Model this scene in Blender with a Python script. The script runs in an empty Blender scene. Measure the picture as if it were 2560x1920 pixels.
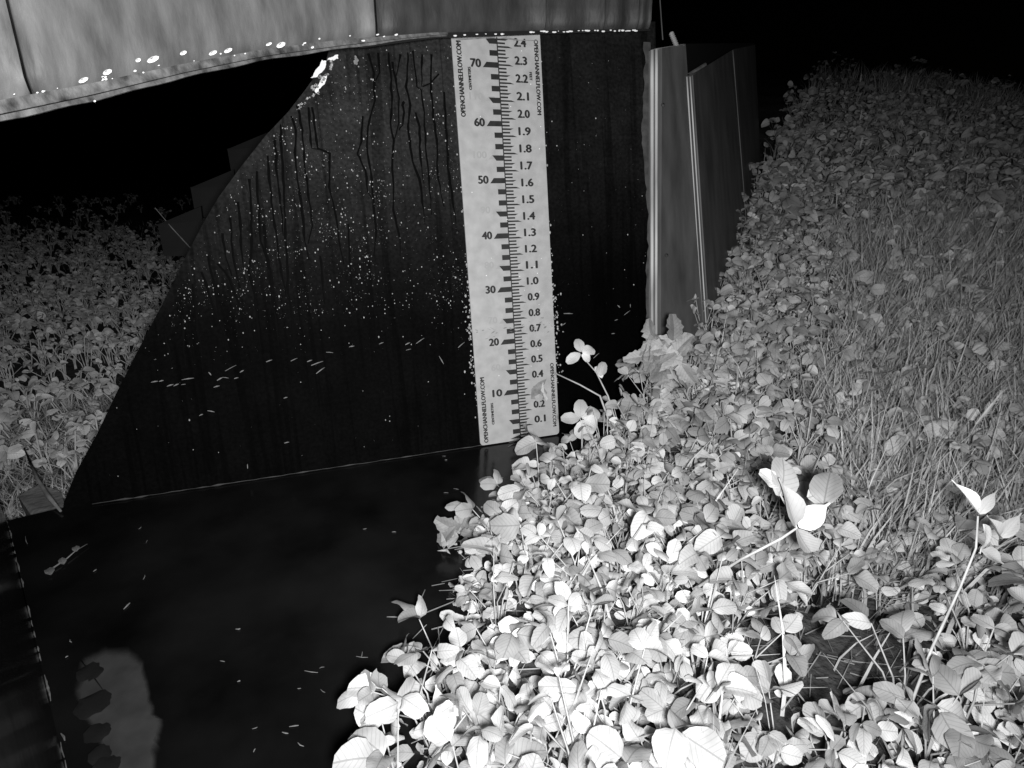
import bpy, math, random
import numpy as np
from mathutils import Matrix, Vector

sc = bpy.context.scene
rnd = random.Random(11)
nr = np.random.default_rng(5)

# ------------------------------------------------------------------ camera
CAM = Vector((-0.41008, -1.10, 0.58))
ROT = (1.20507, -0.00716, -0.33781)
cd = bpy.data.cameras.new('camera')
cam = bpy.data.objects.new('camera', cd)
sc.collection.objects.link(cam)
cam.location = CAM
cam.rotation_euler = ROT
cd.sensor_width = 36.0
cd.lens = 36.0 * 1500 / 2560
cd.clip_start = 0.02
cd.clip_end = 200
sc.camera = cam

# ------------------------------------------------------------------ night sky
world = bpy.data.worlds.new('World')
sc.world = world
world.use_nodes = True
wn = world.node_tree.nodes
wl = world.node_tree.links
sky = wn.new('ShaderNodeTexSky')
sky.sky_type = 'NISHITA'
sky.sun_disc = False
sky.sun_elevation = math.radians(-4)
sky.sun_rotation = math.radians(90)
wl.new(sky.outputs[0], wn['Background'].inputs[0])
wn['Background'].inputs[1].default_value = 0.002

# ------------------------------------------------------------------ the infrared lamp beside the monitoring camera
RM = cam.rotation_euler.to_matrix()
ld = bpy.data.lights.new('infrared_illuminator', 'SPOT')
ld.energy = 92.0
ld.spot_size = math.radians(146)
ld.spot_blend = 1.0
ld.shadow_soft_size = 0.03
lamp = bpy.data.objects.new('infrared_illuminator', ld)
sc.collection.objects.link(lamp)
lamp.location = CAM + RM @ Vector((0.035, -0.012, 0.06))     # on the mast just behind the camera
aim = RM @ Vector((0.02, 0.28, -1.0))
lamp.rotation_euler = aim.to_track_quat('-Z', 'Y').to_euler()

# ------------------------------------------------------------------ exposure
sc.view_settings.view_transform = 'Standard'
sc.view_settings.look = 'None'
sc.view_settings.exposure = 0.0
sc.view_settings.gamma = 1.0
sc.view_settings.use_curve_mapping = False
sc.cycles.use_denoising = True
sc.cycles.max_bounces = 4
sc.cycles.diffuse_bounces = 2
sc.cycles.glossy_bounces = 2
sc.cycles.transmission_bounces = 2
sc.cycles.transparent_max_bounces = 8

# ------------------------------------------------------------------ helpers
COL = sc.collection


def ray(x, y):
    return RM @ Vector(((x - 1280) / 1500, -(y - 960) / 1500, -1.0))


def at(x, y, t):                       # a point at depth t metres
    return CAM + ray(x, y) * t


def onz(x, y, z):
    d = ray(x, y)
    return CAM + d * ((z - CAM.z) / d.z)


RMT = np.array(RM)


def project(P):
    d = (np.asarray(P, float) - np.array(CAM)) @ RMT
    w = np.where(-d[:, 2] > 1e-3, -d[:, 2], 1e-3)
    return 1280 + 1500 * d[:, 0] / w, 960 - 1500 * d[:, 1] / w, -d[:, 2]


TILT = 0.20493
WU = Vector((1, 0, 0))
WV = Vector((0, math.sin(TILT), math.cos(TILT)))
WN = WU.cross(WV)
WALLM = Matrix((WU, WV, WN)).transposed().to_4x4()       # local (x, height, out) of the gauge wall


def wl2(x, y):                         # point of the gauge wall as (x, height)
    d = ray(x, y)
    t = -(CAM.dot(WN)) / d.dot(WN)
    p = CAM + d * t
    return p.x, p.dot(WV)


def tag(o, label=None, cat=None, group=None, kind=None):
    if label: o['label'] = label
    if cat: o['category'] = cat
    if group: o['group'] = group
    if kind: o['kind'] = kind
    return o


def mesh(name, verts, faces, mat=None, uv=None, smooth=False):
    me = bpy.data.meshes.new(name)
    me.from_pydata([tuple(v) for v in verts], [], faces)
    if mat: me.materials.append(mat)
    if uv is not None:
        ul = me.uv_layers.new(name='UVMap')
        li = np.empty(len(me.loops), dtype=np.int32)
        me.loops.foreach_get('vertex_index', li)
        ul.data.foreach_set('uv', np.asarray(uv, dtype=np.float32)[li].ravel())
    if smooth:
        me.polygons.foreach_set('use_smooth', [True] * len(me.polygons))
    me.update()
    return me


def obj(name, me, parent=None, matrix=None):
    o = bpy.data.objects.new(name, me)
    COL.objects.link(o)
    if parent: o.parent = parent
    if matrix is not None: o.matrix_local = matrix
    return o


def empty(name, loc=(0, 0, 0), matrix=None):
    o = bpy.data.objects.new(name, None)
    o.empty_display_size = 0.05
    COL.objects.link(o)
    if matrix is not None: o.matrix_world = matrix
    else: o.location = loc
    return o


def big_mesh(name, V, F, mat, uv=None, smooth=True):
    me = bpy.data.meshes.new(name)
    V = np.asarray(V, np.float32)
    F = np.asarray(F, np.int32)
    k = F.shape[1]
    me.vertices.add(len(V)); me.vertices.foreach_set('co', V.ravel())
    me.loops.add(F.size); me.loops.foreach_set('vertex_index', F.ravel())
    me.polygons.add(len(F)); me.polygons.foreach_set('loop_start', np.arange(len(F), dtype=np.int32) * k)
    me.update(calc_edges=True)
    me.materials.append(mat)
    if uv is not None:
        ul = me.uv_layers.new(name='UVMap')
        ul.data.foreach_set('uv', np.asarray(uv, np.float32)[F.ravel()].ravel())
    me.polygons.foreach_set('use_smooth', np.full(len(F), smooth))
    me.update()
    return me


def box_v(x0, x1, y0, y1, z0, z1):
    v = [(x0, y0, z0), (x1, y0, z0), (x1, y1, z0), (x0, y1, z0), (x0, y0, z1), (x1, y0, z1), (x1, y1, z1), (x0, y1, z1)]
    f = [(3, 2, 1, 0), (4, 5, 6, 7), (0, 1, 5, 4), (1, 2, 6, 5), (2, 3, 7, 6), (3, 0, 4, 7)]
    return v, f


def prism(poly, z0, z1):               # polygon in local xy extruded along local z
    n = len(poly)
    v = [(x, y, z0) for x, y in poly] + [(x, y, z1) for x, y in poly]
    f = [tuple(range(n - 1, -1, -1)), tuple(range(n, 2 * n))]
    f += [(i, (i + 1) % n, n + (i + 1) % n, n + i) for i in range(n)]
    return v, f


def tube(pts, radii, sides=5, cap=True):
    v, f = [], []
    pts = [Vector(p) for p in pts]
    n = len(pts)
    for i, p in enumerate(pts):
        d = (pts[min(i + 1, n - 1)] - pts[max(i - 1, 0)])
        d = d.normalized() if d.length > 1e-9 else Vector((0, 0, 1))
        a = d.cross(Vector((0.3, 0.9, 0.2)))
        if a.length < 1e-3: a = d.cross(Vector((1, 0, 0)))
        a.normalize(); b = d.cross(a)
        r = radii[i] if hasattr(radii, '__len__') else radii
        for k in range(sides):
            t = 2 * math.pi * k / sides
            v.append(p + (a * math.cos(t) + b * math.sin(t)) * r)
    for i in range(n - 1):
        for k in range(sides):
            k2 = (k + 1) % sides
            f.append((i * sides + k, i * sides + k2, (i + 1) * sides + k2, (i + 1) * sides + k))
    if cap:
        f.append(tuple(range(sides - 1, -1, -1)))
        f.append(tuple((n - 1) * sides + k for k in range(sides)))
    return v, f


def merge(parts):
    V, F = [], []
    for v, f in parts:
        o = len(V)
        V += [tuple(p) for p in v]
        F += [tuple(i + o for i in q) for q in f]
    return V, F


def quad_between(a, b, th):            # a thin slab between polyline a and polyline b, thickness vectors th per point
    n = len(a)
    V = [Vector(p) for p in a] + [Vector(p) for p in b] + [Vector(p) + th for p in a] + [Vector(p) + th for p in b]
    F = []
    for i in range(n - 1):
        F.append((i, i + 1, n + i + 1, n + i))
        F.append((2 * n + i, 3 * n + i, 3 * n + i + 1, 2 * n + i + 1))
        F.append((i, 2 * n + i, 2 * n + i + 1, i + 1))
        F.append((n + i, n + i + 1, 3 * n + i + 1, 3 * n + i))
    F.append((0, n, 3 * n, 2 * n))
    F.append((n - 1, 3 * n - 1, 4 * n - 1, 2 * n - 1))
    return V, F


# ------------------------------------------------------------------ materials (infrared picture: neutral greys)
def mat(name, col, rough=0.7, spec=0.3, var=0.0, scale=20.0, bump=0.0, bscale=60.0, detail=4.0, stretch=None, trans=0.0):
    m = bpy.data.materials.new(name)
    m.use_nodes = True
    N, L = m.node_tree.nodes, m.node_tree.links
    p = N['Principled BSDF']
    p.inputs['Base Color'].default_value = (col, col, col, 1)
    p.inputs['Roughness'].default_value = rough
    p.inputs['Specular IOR Level'].default_value = spec
    tc = N.new('ShaderNodeTexCoord')
    src = tc.outputs['Object']
    if stretch:
        mp = N.new('ShaderNodeMapping')
        mp.inputs['Scale'].default_value = stretch
        L.new(src, mp.inputs['Vector']); src = mp.outputs[0]
    if var:
        t = N.new('ShaderNodeTexNoise')
        t.inputs['Scale'].default_value = scale
        t.inputs['Detail'].default_value = detail
        L.new(src, t.inputs['Vector'])
        r = N.new('ShaderNodeMapRange')
        r.inputs[1].default_value = 0.3; r.inputs[2].default_value = 0.7
        r.inputs[3].default_value = col * (1 - var); r.inputs[4].default_value = min(0.95, col * (1 + var))
        L.new(t.outputs[0], r.inputs[0])
        c = N.new('ShaderNodeCombineColor')
        for i in range(3): L.new(r.outputs[0], c.inputs[i])
        L.new(c.outputs[0], p.inputs['Base Color'])
    if bump:
        t2 = N.new('ShaderNodeTexNoise')
        t2.inputs['Scale'].default_value = bscale
        t2.inputs['Detail'].default_value = 5
        L.new(src, t2.inputs['Vector'])
        b = N.new('ShaderNodeBump')
        b.inputs['Strength'].default_value = bump
        b.inputs['Distance'].default_value = 0.01
        L.new(t2.outputs[0], b.inputs['Height'])
        L.new(b.outputs[0], p.inputs['Normal'])
    if trans:
        tr = N.new('ShaderNodeBsdfTranslucent')
        tr.inputs[0].default_value = (col, col, col, 1)
        mx = N.new('ShaderNodeMixShader')
        mx.inputs[0].default_value = trans
        L.new(p.outputs[0], mx.inputs[1]); L.new(tr.outputs[0], mx.inputs[2])
        L.new(mx.outputs[0], N['Material Output'].inputs[0])
    return m


def leaf_mat(name, col, var=0.22, trans=0.3, vein=0.34):
    m = bpy.data.materials.new(name)
    m.use_nodes = True
    N, L = m.node_tree.nodes, m.node_tree.links
    p = N['Principled BSDF']
    p.inputs['Roughness'].default_value = 0.55
    p.inputs['Specular IOR Level'].default_value = 0.25
    uv = N.new('ShaderNodeUVMap')
    sep = N.new('ShaderNodeSeparateXYZ')
    L.new(uv.outputs[0], sep.inputs[0])

    def mth(op, a, b=None, c=None):
        n = N.new('ShaderNodeMath'); n.operation = op
        for i, q in enumerate((a, b, c)):
            if q is None: continue
            if isinstance(q, (int, float)): n.inputs[i].default_value = q
            else: L.new(q, n.inputs[i])
        return n.outputs[0]
    av = mth('ABSOLUTE', sep.outputs[1])                       # distance from the midrib
    w = mth('SINE', mth('MULTIPLY', mth('SUBTRACT', sep.outputs[0], mth('MULTIPLY', av, 0.35)), 46.0))
    side = mth('GREATER_THAN', w, 0.86)
    mid = mth('LESS_THAN', av, 0.045)
    veins = mth('MAXIMUM', mth('MULTIPLY', side, 0.5), mid)
    oi = N.new('ShaderNodeObjectInfo')
    geo = N.new('ShaderNodeNewGeometry')
    tn = N.new('ShaderNodeTexNoise')
    tn.inputs['Scale'].default_value = 55.0
    tn.inputs['Detail'].default_value = 5.0
    L.new(geo.outputs['Position'], tn.inputs['Vector'])
    base = mth('ADD', mth('MULTIPLY', mth('SUBTRACT', tn.outputs[0], 0.5), 2.2 * var), 1.0)
    rn = mth('ADD', mth('MULTIPLY', mth('SUBTRACT', oi.outputs['Random'], 0.5), 0.75), 1.0)
    spot = N.new('ShaderNodeTexNoise'); spot.inputs['Scale'].default_value = 210.0; spot.inputs['Detail'].default_value = 3.0
    L.new(geo.outputs['Position'], spot.inputs['Vector'])
    sp_ = mth('SUBTRACT', 1.0, mth('MULTIPLY', mth('GREATER_THAN', spot.outputs[0], 0.70), 0.22))
    base = mth('MULTIPLY', base, sp_)
    isl = mth('ADD', mth('MULTIPLY', mth('SUBTRACT', geo.outputs['Random Per Island'], 0.5), 0.7), 1.0)
    v = mth('MULTIPLY', mth('MULTIPLY', base, rn), isl)
    v = mth('MULTIPLY', v, mth('SUBTRACT', 1.0, mth('MULTIPLY', veins, vein)))
    v = mth('MINIMUM', mth('MULTIPLY', v, col), 0.85)
    c = N.new('ShaderNodeCombineColor')
    for i in range(3): L.new(v, c.inputs[i])
    L.new(c.outputs[0], p.inputs['Base Color'])
    b = N.new('ShaderNodeBump')
    b.inputs['Strength'].default_value = 0.35
    b.inputs['Distance'].default_value = 0.002
    L.new(veins, b.inputs['Height'])
    L.new(b.outputs[0], p.inputs['Normal'])
    tr = N.new('ShaderNodeBsdfTranslucent')
    L.new(c.outputs[0], tr.inputs[0])
    mx = N.new('ShaderNodeMixShader')
    mx.inputs[0].default_value = trans
    L.new(p.outputs[0], mx.inputs[1]); L.new(tr.outputs[0], mx.inputs[2])
    L.new(mx.outputs[0], N['Material Output'].inputs[0])
    return m


M = {}
M['soil'] = mat('damp_soil', 0.045, 0.9, 0.15, 0.45, 35, 0.9, 90)
M['floor'] = mat('wet_black_floor', 0.006, 0.16, 0.35, 0.6, 7, 0.10, 12)
M['streak'] = mat('wet_trickle', 0.0025, 0.7, 0.02)
M['drop'] = mat('bead_of_water', 0.3, 0.3, 0.5, 0.6, 300)  # pale colour stands in for the lamp's highlight on the beads
M['glint'] = mat('painted_glint', 0.85, 0.4, 0.5, 0.1, 200)  # white colour standing in for wet glare and glints
M['straw'] = mat('pale_straw', 0.20, 0.8, 0.2, 0.4, 60)
M['gauge'] = mat('white_enamel', 0.345, 0.45, 0.35, 0.12, 45, 0.02, 200)
M['print'] = mat('black_print', 0.018, 0.5, 0.3, 0.3, 80)
M['ghost'] = mat('faded_print', 0.305, 0.5, 0.3)
M['stain'] = mat('grey_silt_stain', 0.2, 0.8, 0.2, 0.3, 120)
COVERS = [mat('weathered_cover_sheet', c_, 0.55, 0.3, 0.42, 30, 0.25, 40, detail=8, stretch=(1.3, 1, 0.45)) for c_ in (.15, .12, .038, .026, .02, .018)]  # sheets darken rightward: the falling light put into their colour
M['strip'] = mat('corroded_strip', 0.105, 0.7, 0.35, 0.85, 55, 0.3, 90, detail=6)
M['dark'] = mat('dark_rubber_and_shade', 0.012, 0.6, 0.2)  # rubber parts, and painted shade of the gap and wedges
M['panel'] = mat('galvanised_panel', 0.078, 0.55, 0.35, 0.38, 9, 0.06, 30, detail=7, stretch=(2.5, 2.5, .5))
M['rib'] = mat('bright_metal_rib', 0.34, 0.45, 0.4, 0.45, 25, stretch=(1, 1, 0.1))
M['rubber'] = mat('sealant', 0.05, 0.7, 0.3, 0.5, 40)
M['reflection'] = mat('pale_reflection', 0.024, 0.7, 0.3, 0.3, 30)  # pale tone of the painted floor reflection
M['stem'] = mat('plant_stem', 0.42, 0.6, 0.2, 0.25, 60, trans=0.15)
M['litter'] = mat('dead_stems', 0.17, 0.85, 0.15, 0.5, 25)
M['deadgrass'] = mat('dead_grass', 0.36, 0.85, 0.15, 0.5, 25)
M['leaf'] = leaf_mat('legume_leaf', 0.41)
M['leaf_pale'] = leaf_mat('pale_legume_leaf', 0.60, 0.1, 0.25, 0.12)
M['leaf_dim'] = leaf_mat('field_leaf', 0.58, 0.3)
M['grass'] = leaf_mat('grass_blade', 0.44, 0.3, 0.3, 0.15)
M['weed'] = leaf_mat('toothed_weed_leaf', 0.30, 0.3, 0.25, 0.3)
M['silhouette_dark'] = mat('dark_silhouette', 0.010, 0.5, 0.25, 0.4, 50)  # dark tone of the silhouettes within the floor reflection
M['mud'] = mat('grey_mud', 0.16, 0.85, 0.2, 0.3, 25, 0.4, 60)
M['block'] = mat('stepped_board', 0.013, 0.8, 0.2, 0.3, 10)


def wall_mat():
    """Black plastic with a dusty film that the water has washed off below the high-water line."""
    m = bpy.data.materials.new('black_flume_wall')
    m.use_nodes = True
    N, L = m.node_tree.nodes, m.node_tree.links
    p = N['Principled BSDF']
    p.inputs['Roughness'].default_value = 0.7
    p.inputs['Specular IOR Level'].default_value = 0.02
    tc = N.new('ShaderNodeTexCoord')
    sep = N.new('ShaderNodeSeparateXYZ')
    L.new(tc.outputs['Object'], sep.inputs[0])
    n1 = N.new('ShaderNodeTexNoise'); n1.inputs['Scale'].default_value = 4; n1.inputs['Detail'].default_value = 5
    L.new(tc.outputs['Object'], n1.inputs['Vector'])
    ns = N.new('ShaderNodeMath'); ns.operation = 'MULTIPLY_ADD'
    ns.inputs[1].default_value = 0.12
    L.new(n1.outputs[0], ns.inputs[0]); L.new(sep.outputs[1], ns.inputs[2])
    film = N.new('ShaderNodeMapRange'); film.interpolation_type = 'SMOOTHSTEP'
    film.inputs[1].default_value = 0.30; film.inputs[2].default_value = 0.80
    film.inputs[3].default_value = 0.0016; film.inputs[4].default_value = 0.021
    L.new(ns.outputs[0], film.inputs[0])
    xr = N.new('ShaderNodeMapRange'); xr.interpolation_type = 'SMOOTHSTEP'     # the upstream end stays clean of dust
    xr.inputs[1].default_value = -0.08; xr.inputs[2].default_value = 0.06
    xr.inputs[3].default_value = 1.0; xr.inputs[4].default_value = 0.38
    L.new(sep.outputs[0], xr.inputs[0])
    n2 = N.new('ShaderNodeTexNoise'); n2.inputs['Scale'].default_value = 160; n2.inputs['Detail'].default_value = 4
    L.new(tc.outputs['Object'], n2.inputs['Vector'])
    nm = N.new('ShaderNodeMapRange')
    nm.inputs[1].default_value = 0.3; nm.inputs[2].default_value = 0.7; nm.inputs[3].default_value = 0.6; nm.inputs[4].default_value = 1.4
    L.new(n2.outputs[0], nm.inputs[0])
    a = N.new('ShaderNodeMath'); a.operation = 'MULTIPLY'
    L.new(film.outputs[0], a.inputs[0]); L.new(xr.outputs[0], a.inputs[1])
    mp = N.new('ShaderNodeMapping'); mp.inputs['Scale'].default_value = (48, 1.7, 1)      # soft runs down the film
    L.new(tc.outputs['Object'], mp.inputs['Vector'])
    n3 = N.new('ShaderNodeTexNoise'); n3.inputs['Scale'].default_value = 1.0; n3.inputs['Detail'].default_value = 3; n3.inputs['Distortion'].default_value = 1.1
    L.new(mp.outputs[0], n3.inputs['Vector'])
    rn = N.new('ShaderNodeMapRange'); rn.interpolation_type = 'SMOOTHSTEP'
    rn.inputs[1].default_value = 0.36; rn.inputs[2].default_value = 0.52; rn.inputs[3].default_value = 0.58; rn.inputs[4].default_value = 1.08
    L.new(n3.outputs[0], rn.inputs[0])
    ab = N.new('ShaderNodeMath'); ab.operation = 'MULTIPLY'
    L.new(a.outputs[0], ab.inputs[0]); L.new(rn.outputs[0], ab.inputs[1])
    n4 = N.new('ShaderNodeTexNoise'); n4.inputs['Scale'].default_value = 11; n4.inputs['Detail'].default_value = 7; n4.inputs['Roughness'].default_value = .7
    L.new(tc.outputs['Object'], n4.inputs['Vector'])
    m4 = N.new('ShaderNodeMapRange')
    m4.inputs[1].default_value = .3; m4.inputs[2].default_value = .7; m4.inputs[3].default_value = .55; m4.inputs[4].default_value = 1.5
    L.new(n4.outputs[0], m4.inputs[0])
    ac = N.new('ShaderNodeMath'); ac.operation = 'MULTIPLY'
    L.new(ab.outputs[0], ac.inputs[0]); L.new(m4.outputs[0], ac.inputs[1])
    b = N.new('ShaderNodeMath'); b.operation = 'MULTIPLY'
    L.new(ac.outputs[0], b.inputs[0]); L.new(nm.outputs[0], b.inputs[1])
    c = N.new('ShaderNodeCombineColor')
    for i in range(3): L.new(b.outputs[0], c.inputs[i])
    L.new(c.outputs[0], p.inputs['Base Color'])
    return m


M['wall'] = wall_mat()

# ------------------------------------------------------------------ ground
BPX = [(900, 2100), (940, 1950), (985, 1850), (1060, 1720), (1140, 1610), (1150, 1480), (1170, 1390), (1220, 1300), (1310, 1230), (1420, 1160), (1520, 1115)]
bpts = [onz(x, y, 0.02) for x, y in BPX] + [Vector((0.30, 0.0, 0))]
BY = np.array([p.y for p in bpts]); BX = np.array([p.x for p in bpts])
SS = np.array([-3, -.2, 0, .26, .56, 1.0, 1.75, 2.5, 4, 8, 60]); SZ = np.array([.012, .015, .03, .07, .155, .30, .50, .68, .98, 1.6, 4.0])


def edge_x(y):
    return np.interp(y, BY, BX)


def veg_mask(x, y):
    lo = np.clip((x - edge_x(y)) / 0.10 + 0.35, 0, 1)
    hi = np.clip((x - 0.12) / 0.24, 0, 1)
    m = np.where(y < 0, lo, hi)
    return m * m * (3 - 2 * m)


def lumps(x, y):
    return 0.012 * np.sin(7.1 * x + 1.3 * np.sin(5 * y)) * np.cos(6.3 * y + 0.7) + 0.006 * np.sin(23 * x + 2 * np.sin(11 * y)) * np.sin(19 * y)


def ground_z(x, y):
    m = veg_mask(x, y)
    z = np.interp(0.75 * x + 0.66 * y, SS, SZ) + lumps(x, y)
    far = np.clip((y - 0.35) / 1.2, 0, 1)
    low = -0.07 + lumps(x, y) * far
    z = z - 0.16 * np.clip(0.66 * x - 0.75 * y - 0.5, 0, 2.0) * np.clip((0.75 * x + 0.66 * y) / 1.5, 0, 1)
    return low * (1 - m) + z * m


u = np.linspace(-1, 1, 361)
gx = np.sinh(u * 4.6) / math.sinh(4.6) * 60
gy = np.sinh(u * 4.6) / math.sinh(4.6) * 60 - 0.2
GX, GY = np.meshgrid(gx, gy)
GZ = ground_z(GX, GY)
V = np.stack([GX, GY, GZ], -1).reshape(-1, 3)
n = len(u)
idx = np.arange(n * n).reshape(n, n)
F = np.stack([idx[:-1, :-1], idx[:-1, 1:], idx[1:, 1:], idx[1:, :-1]], -1).reshape(-1, 4)
tag(obj('ground', big_mesh('ground', V, F, M['soil'])), kind='structure')

# ------------------------------------------------------------------ flume: two walls and a floor that narrow to the outlet
flume = empty('flume', (-0.3, -0.3, 0))
tag(flume, 'black measuring flume with a sloping outlet notch behind the staff gauge', 'flume')
FI = Matrix.Translation((0.3, 0.3, 0))

slope_px = [(140, 1292), (160, 1255), (190, 1180), (240, 1090), (290, 985), (340, 885), (405, 762), (460, 650), (507, 560), (545, 495), (600, 420), (664, 339), (720, 280), (765, 222), (815, 152), (832, 128)]
sl = [wl2(*p) for p in slope_px]
outline = [(0.352, -0.03), (0.357, 0.862)] + [(-0.305, 0.80)] + sl[::-1][1:-1] + [(-0.853, -0.03)]
wv, wf = prism(outline[::-1], -0.006, 0.0)
wall = obj('wall', mesh('gauge_wall', wv, wf, M['wall']), flume, FI @ WALLM)

# left wall: stands on the floor seam
Q0, Q1 = Vector((-0.925, -0.012, 0)), Vector((-0.46, -1.09, 0))
dl = (Q1 - Q0).normalized()
LM = Matrix((dl, Vector((0, 0, 1)), dl.cross(Vector((0, 0, 1))))).transposed().to_4x4()
LM.translation = Q0
lv, lf = prism([(0, -0.03), (0.98, -0.03), (0.98, 0.76), (0.66, 0.74), (0.02, 0.03)], -0.003, 0.003)
obj('wall', mesh('far_wall', lv, lf, M['floor']), flume, FI @ LM)
# floor plate
fp = [(-0.92, -0.012), (-0.853, 0.004), (0.352, 0.004), (0.352, -1.3), (-0.37, -1.3)]
fv, ff = prism(fp, -0.012, 0.0)
obj('floor', mesh('flume_floor', fv, ff, M['floor']), flume, FI)
# weld along the gauge wall seam and along the other seam
rr = random.Random(3)
pts = []
for i in range(60):
    x = -0.80 + i * (0.74 / 59)
    pts.append((x, -0.002, 0.0025 + rr.uniform(-0.0006, 0.0006)))
tv, tf = tube(pts, [0.0004 + (0.0022 if rr.random() < 0.3 else 0.0004) * rr.random() for _ in pts], 5)
obj('weld_bead', mesh('weld_bead', tv, tf, M['rubber']), flume, FI)
for k in range(40):
    s = rr.uniform(.04, 1.0)
    ln = rr.uniform(0.006, 0.03)
    a = Q0 + dl * s + Vector((0.004, 0.002, 0.003)); b = Q0 + dl * (s + ln) + Vector((0.004, 0.002, 0.003))
    tv, tf = tube([a, (a + b) / 2 + Vector((rr.uniform(-.001, .001), 0, 0)), b], [0.0004, rr.uniform(.0006, .0014), 0.0004], 5)
    obj('weld_crumb', mesh('weld_crumb', tv, tf, M['mud']), flume, FI)

# trickles of water down the dusty film
STREAKS = [
 [(922,134),(933,181),(935,208),(937,250),(928,281),(920,317),(916,362),(924,408),(930,467),(941,583),(934,640)],
 [(944,132),(950,181),(937,207)], [(908,290),(903,353),(893,382),(897,392),(914,428),(920,478),(939,517)],
 [(971,131),(977,199),(980,263),(975,308),(984,351),(980,400),(982,447),(984,525),(1000,603),(1000,640)],
 [(980,154),(989,196),(997,245),(997,308),(986,350)], [(1002,136),(989,196)], [(1011,254),(1006,263),(1011,281),(1006,313),(997,326)],
 [(1020,131),(1016,217),(1025,263),(1020,317),(1027,369),(1031,404),(1048,447),(1056,505),(1062,560)],
 [(1033,127),(1042,217),(1053,225),(1060,281),(1064,369),(1073,447),(1079,537)], [(1056,136),(1054,217)], [(1098,185),(1076,208),(1056,217)],
 [(1080,136),(1078,194),(1079,233),(1083,292),(1091,350),(1095,447),(1110,517)], [(1038,281),(1049,317),(1051,400),(1060,460)],
 [(743,263),(756,326),(758,350),(764,428),(774,505),(781,564),(770,610)], [(727,290),(740,326),(738,400),(741,428),(758,544),(762,603),(772,650)],
 [(770,268),(778,371),(800,374)], [(781,268),(794,371),(825,384),(824,467),(836,525),(848,603),(860,660)],
 [(700,311),(706,389),(711,486),(713,564),(717,640),(719,718),(731,803),(737,870)], [(669,389),(675,467),(684,544),(692,603),(700,660),(715,740)],
 [(688,350),(692,428),(704,525),(708,590)], [(641,428),(647,525),(653,603),(669,650),(678,679),(675,718),(690,807),(700,880)],
 [(622,447),(628,525),(630,622),(622,679),(638,737),(641,803),(653,873)], [(544,659),(575,698),(595,757),(618,827),(628,889)],
 [(505,679),(533,768),(545,800),(560,834),(566,893)], [(482,710),(492,815),(505,889)], [(455,788),(463,912)], [(412,834),(432,932)],
 [(595,505),(606,640),(612,700)], [(575,544),(583,640),(600,720)], [(556,583),(564,640),(580,690)], [(1110,230),(1120,420),(1140,560)],
 [(870,560),(876,680),(884,760)], [(800,640),(812,760)], [(660,560),(668,660)],
 [(520,640),(540,740),(548,790)]]
for st in STREAKS:
    P = [Vector((*wl2(*p), 0)) for p in st]
    D = []
    for i in range(len(P) - 1):                       # subdivide with a small wander
        m_ = max(2, int((P[i + 1] - P[i]).length / 0.012))
        for k in range(m_):
            q = P[i].lerp(P[i + 1], k / m_)
            D.append(q + Vector((rr.uniform(-.0011, .0011), 0, 0)))
    D.append(P[-1])
    nn = len(D)
    V, F = [], []
    for i, q in enumerate(D):
        d = (D[min(i + 1, nn - 1)] - D[max(i - 1, 0)]).normalized()
        s = Vector((-d.y, d.x, 0)) * (rr.uniform(0.0012, 0.0027) * (1.0 if i < nn - 3 else 0.5))
        V += [q - s + Vector((0, 0, .0004)), q + Vector((0, 0, .0010)), q + s + Vector((0, 0, .0004))]
    for i in range(nn - 1):
        F += [(3 * i, 3 * i + 1, 3 * i + 4, 3 * i + 3), (3 * i + 1, 3 * i + 2, 3 * i + 5, 3 * i + 4)]
    obj('water_trickle', mesh('water_trickle', V, F, M['streak'], smooth=True), wall)

# beads of water standing on the wall
V, F = [], []


def bead(x, h, r, z0=0.0, ell=1.0):
    o_ = len(V)
    V.append((x, h, z0 + r * 0.8))
    for k in range(6):
        t = k * math.pi / 3
        V.append((x + r * 0.75 * math.cos(t), h + ell * r * 0.75 * math.sin(t), z0 + r * 0.55))
    for k in range(6):
        t = k * math.pi / 3
        V.append((x + r * math.cos(t), h + ell * r * math.sin(t), z0 - 0.0002))
    for k in range(6):
        k2 = (k + 1) % 6
        F.append((o_, o_ + 1 + k, o_ + 1 + k2))
        F.append((o_ + 1 + k, o_ + 7 + k, o_ + 7 + k2)); F.append((o_ + 1 + k, o_ + 7 + k2, o_ + 1 + k2))


slx = np.array([p[0] for p in sl]); slh = np.array([p[1] for p in sl])
cnt = 0
clus = [(rr.uniform(-.7, -.1), rr.uniform(.28, .74)) for _ in range(70)]
while cnt < 2700:
    x, h = rr.uniform(-0.85, 0.33), rr.uniform(0.03, 0.79)
    if rr.random() < .28:
        c_ = rr.choice(clus); x, h = c_[0] + rr.gauss(0, .012), c_[1] + rr.gauss(0, .02)
    if x < np.interp(h, slh, slx) + 0.01: continue
    left = x < -0.09
    if -0.092 < x < 0.092 and h > 0: continue
    dens = (0.9 if 0.30 < h < 0.66 else 0.8 if h >= 0.66 else 0.25 if h > .22 else 0.05) * (1 if left else 0.10)
    if left and x > -0.62 and 0.33 < h < 0.6: dens *= 1.4
    if rr.random() > dens: continue
    r = 0.00025 + 0.0013 * rr.random() ** 4.5
    bead(x, h, r, 0, rr.uniform(1.0, 1.7))
    cnt += 1
for k in range(190):                                  # silt beads clinging along both edges of the gauge
    s = -1 if rr.random() < 0.55 else 1
    h = max(0.05, rr.gauss(0.235, 0.075)) if rr.random() < 0.75 else rr.uniform(0.05, 0.78)
    bead(s * (0.0905 + abs(rr.gauss(0, 0.008 if 0.12 < h < 0.33 else 0.003))), h, rr.uniform(0.0006, 0.0026), 0, rr.uniform(.8, 1.6))
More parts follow.
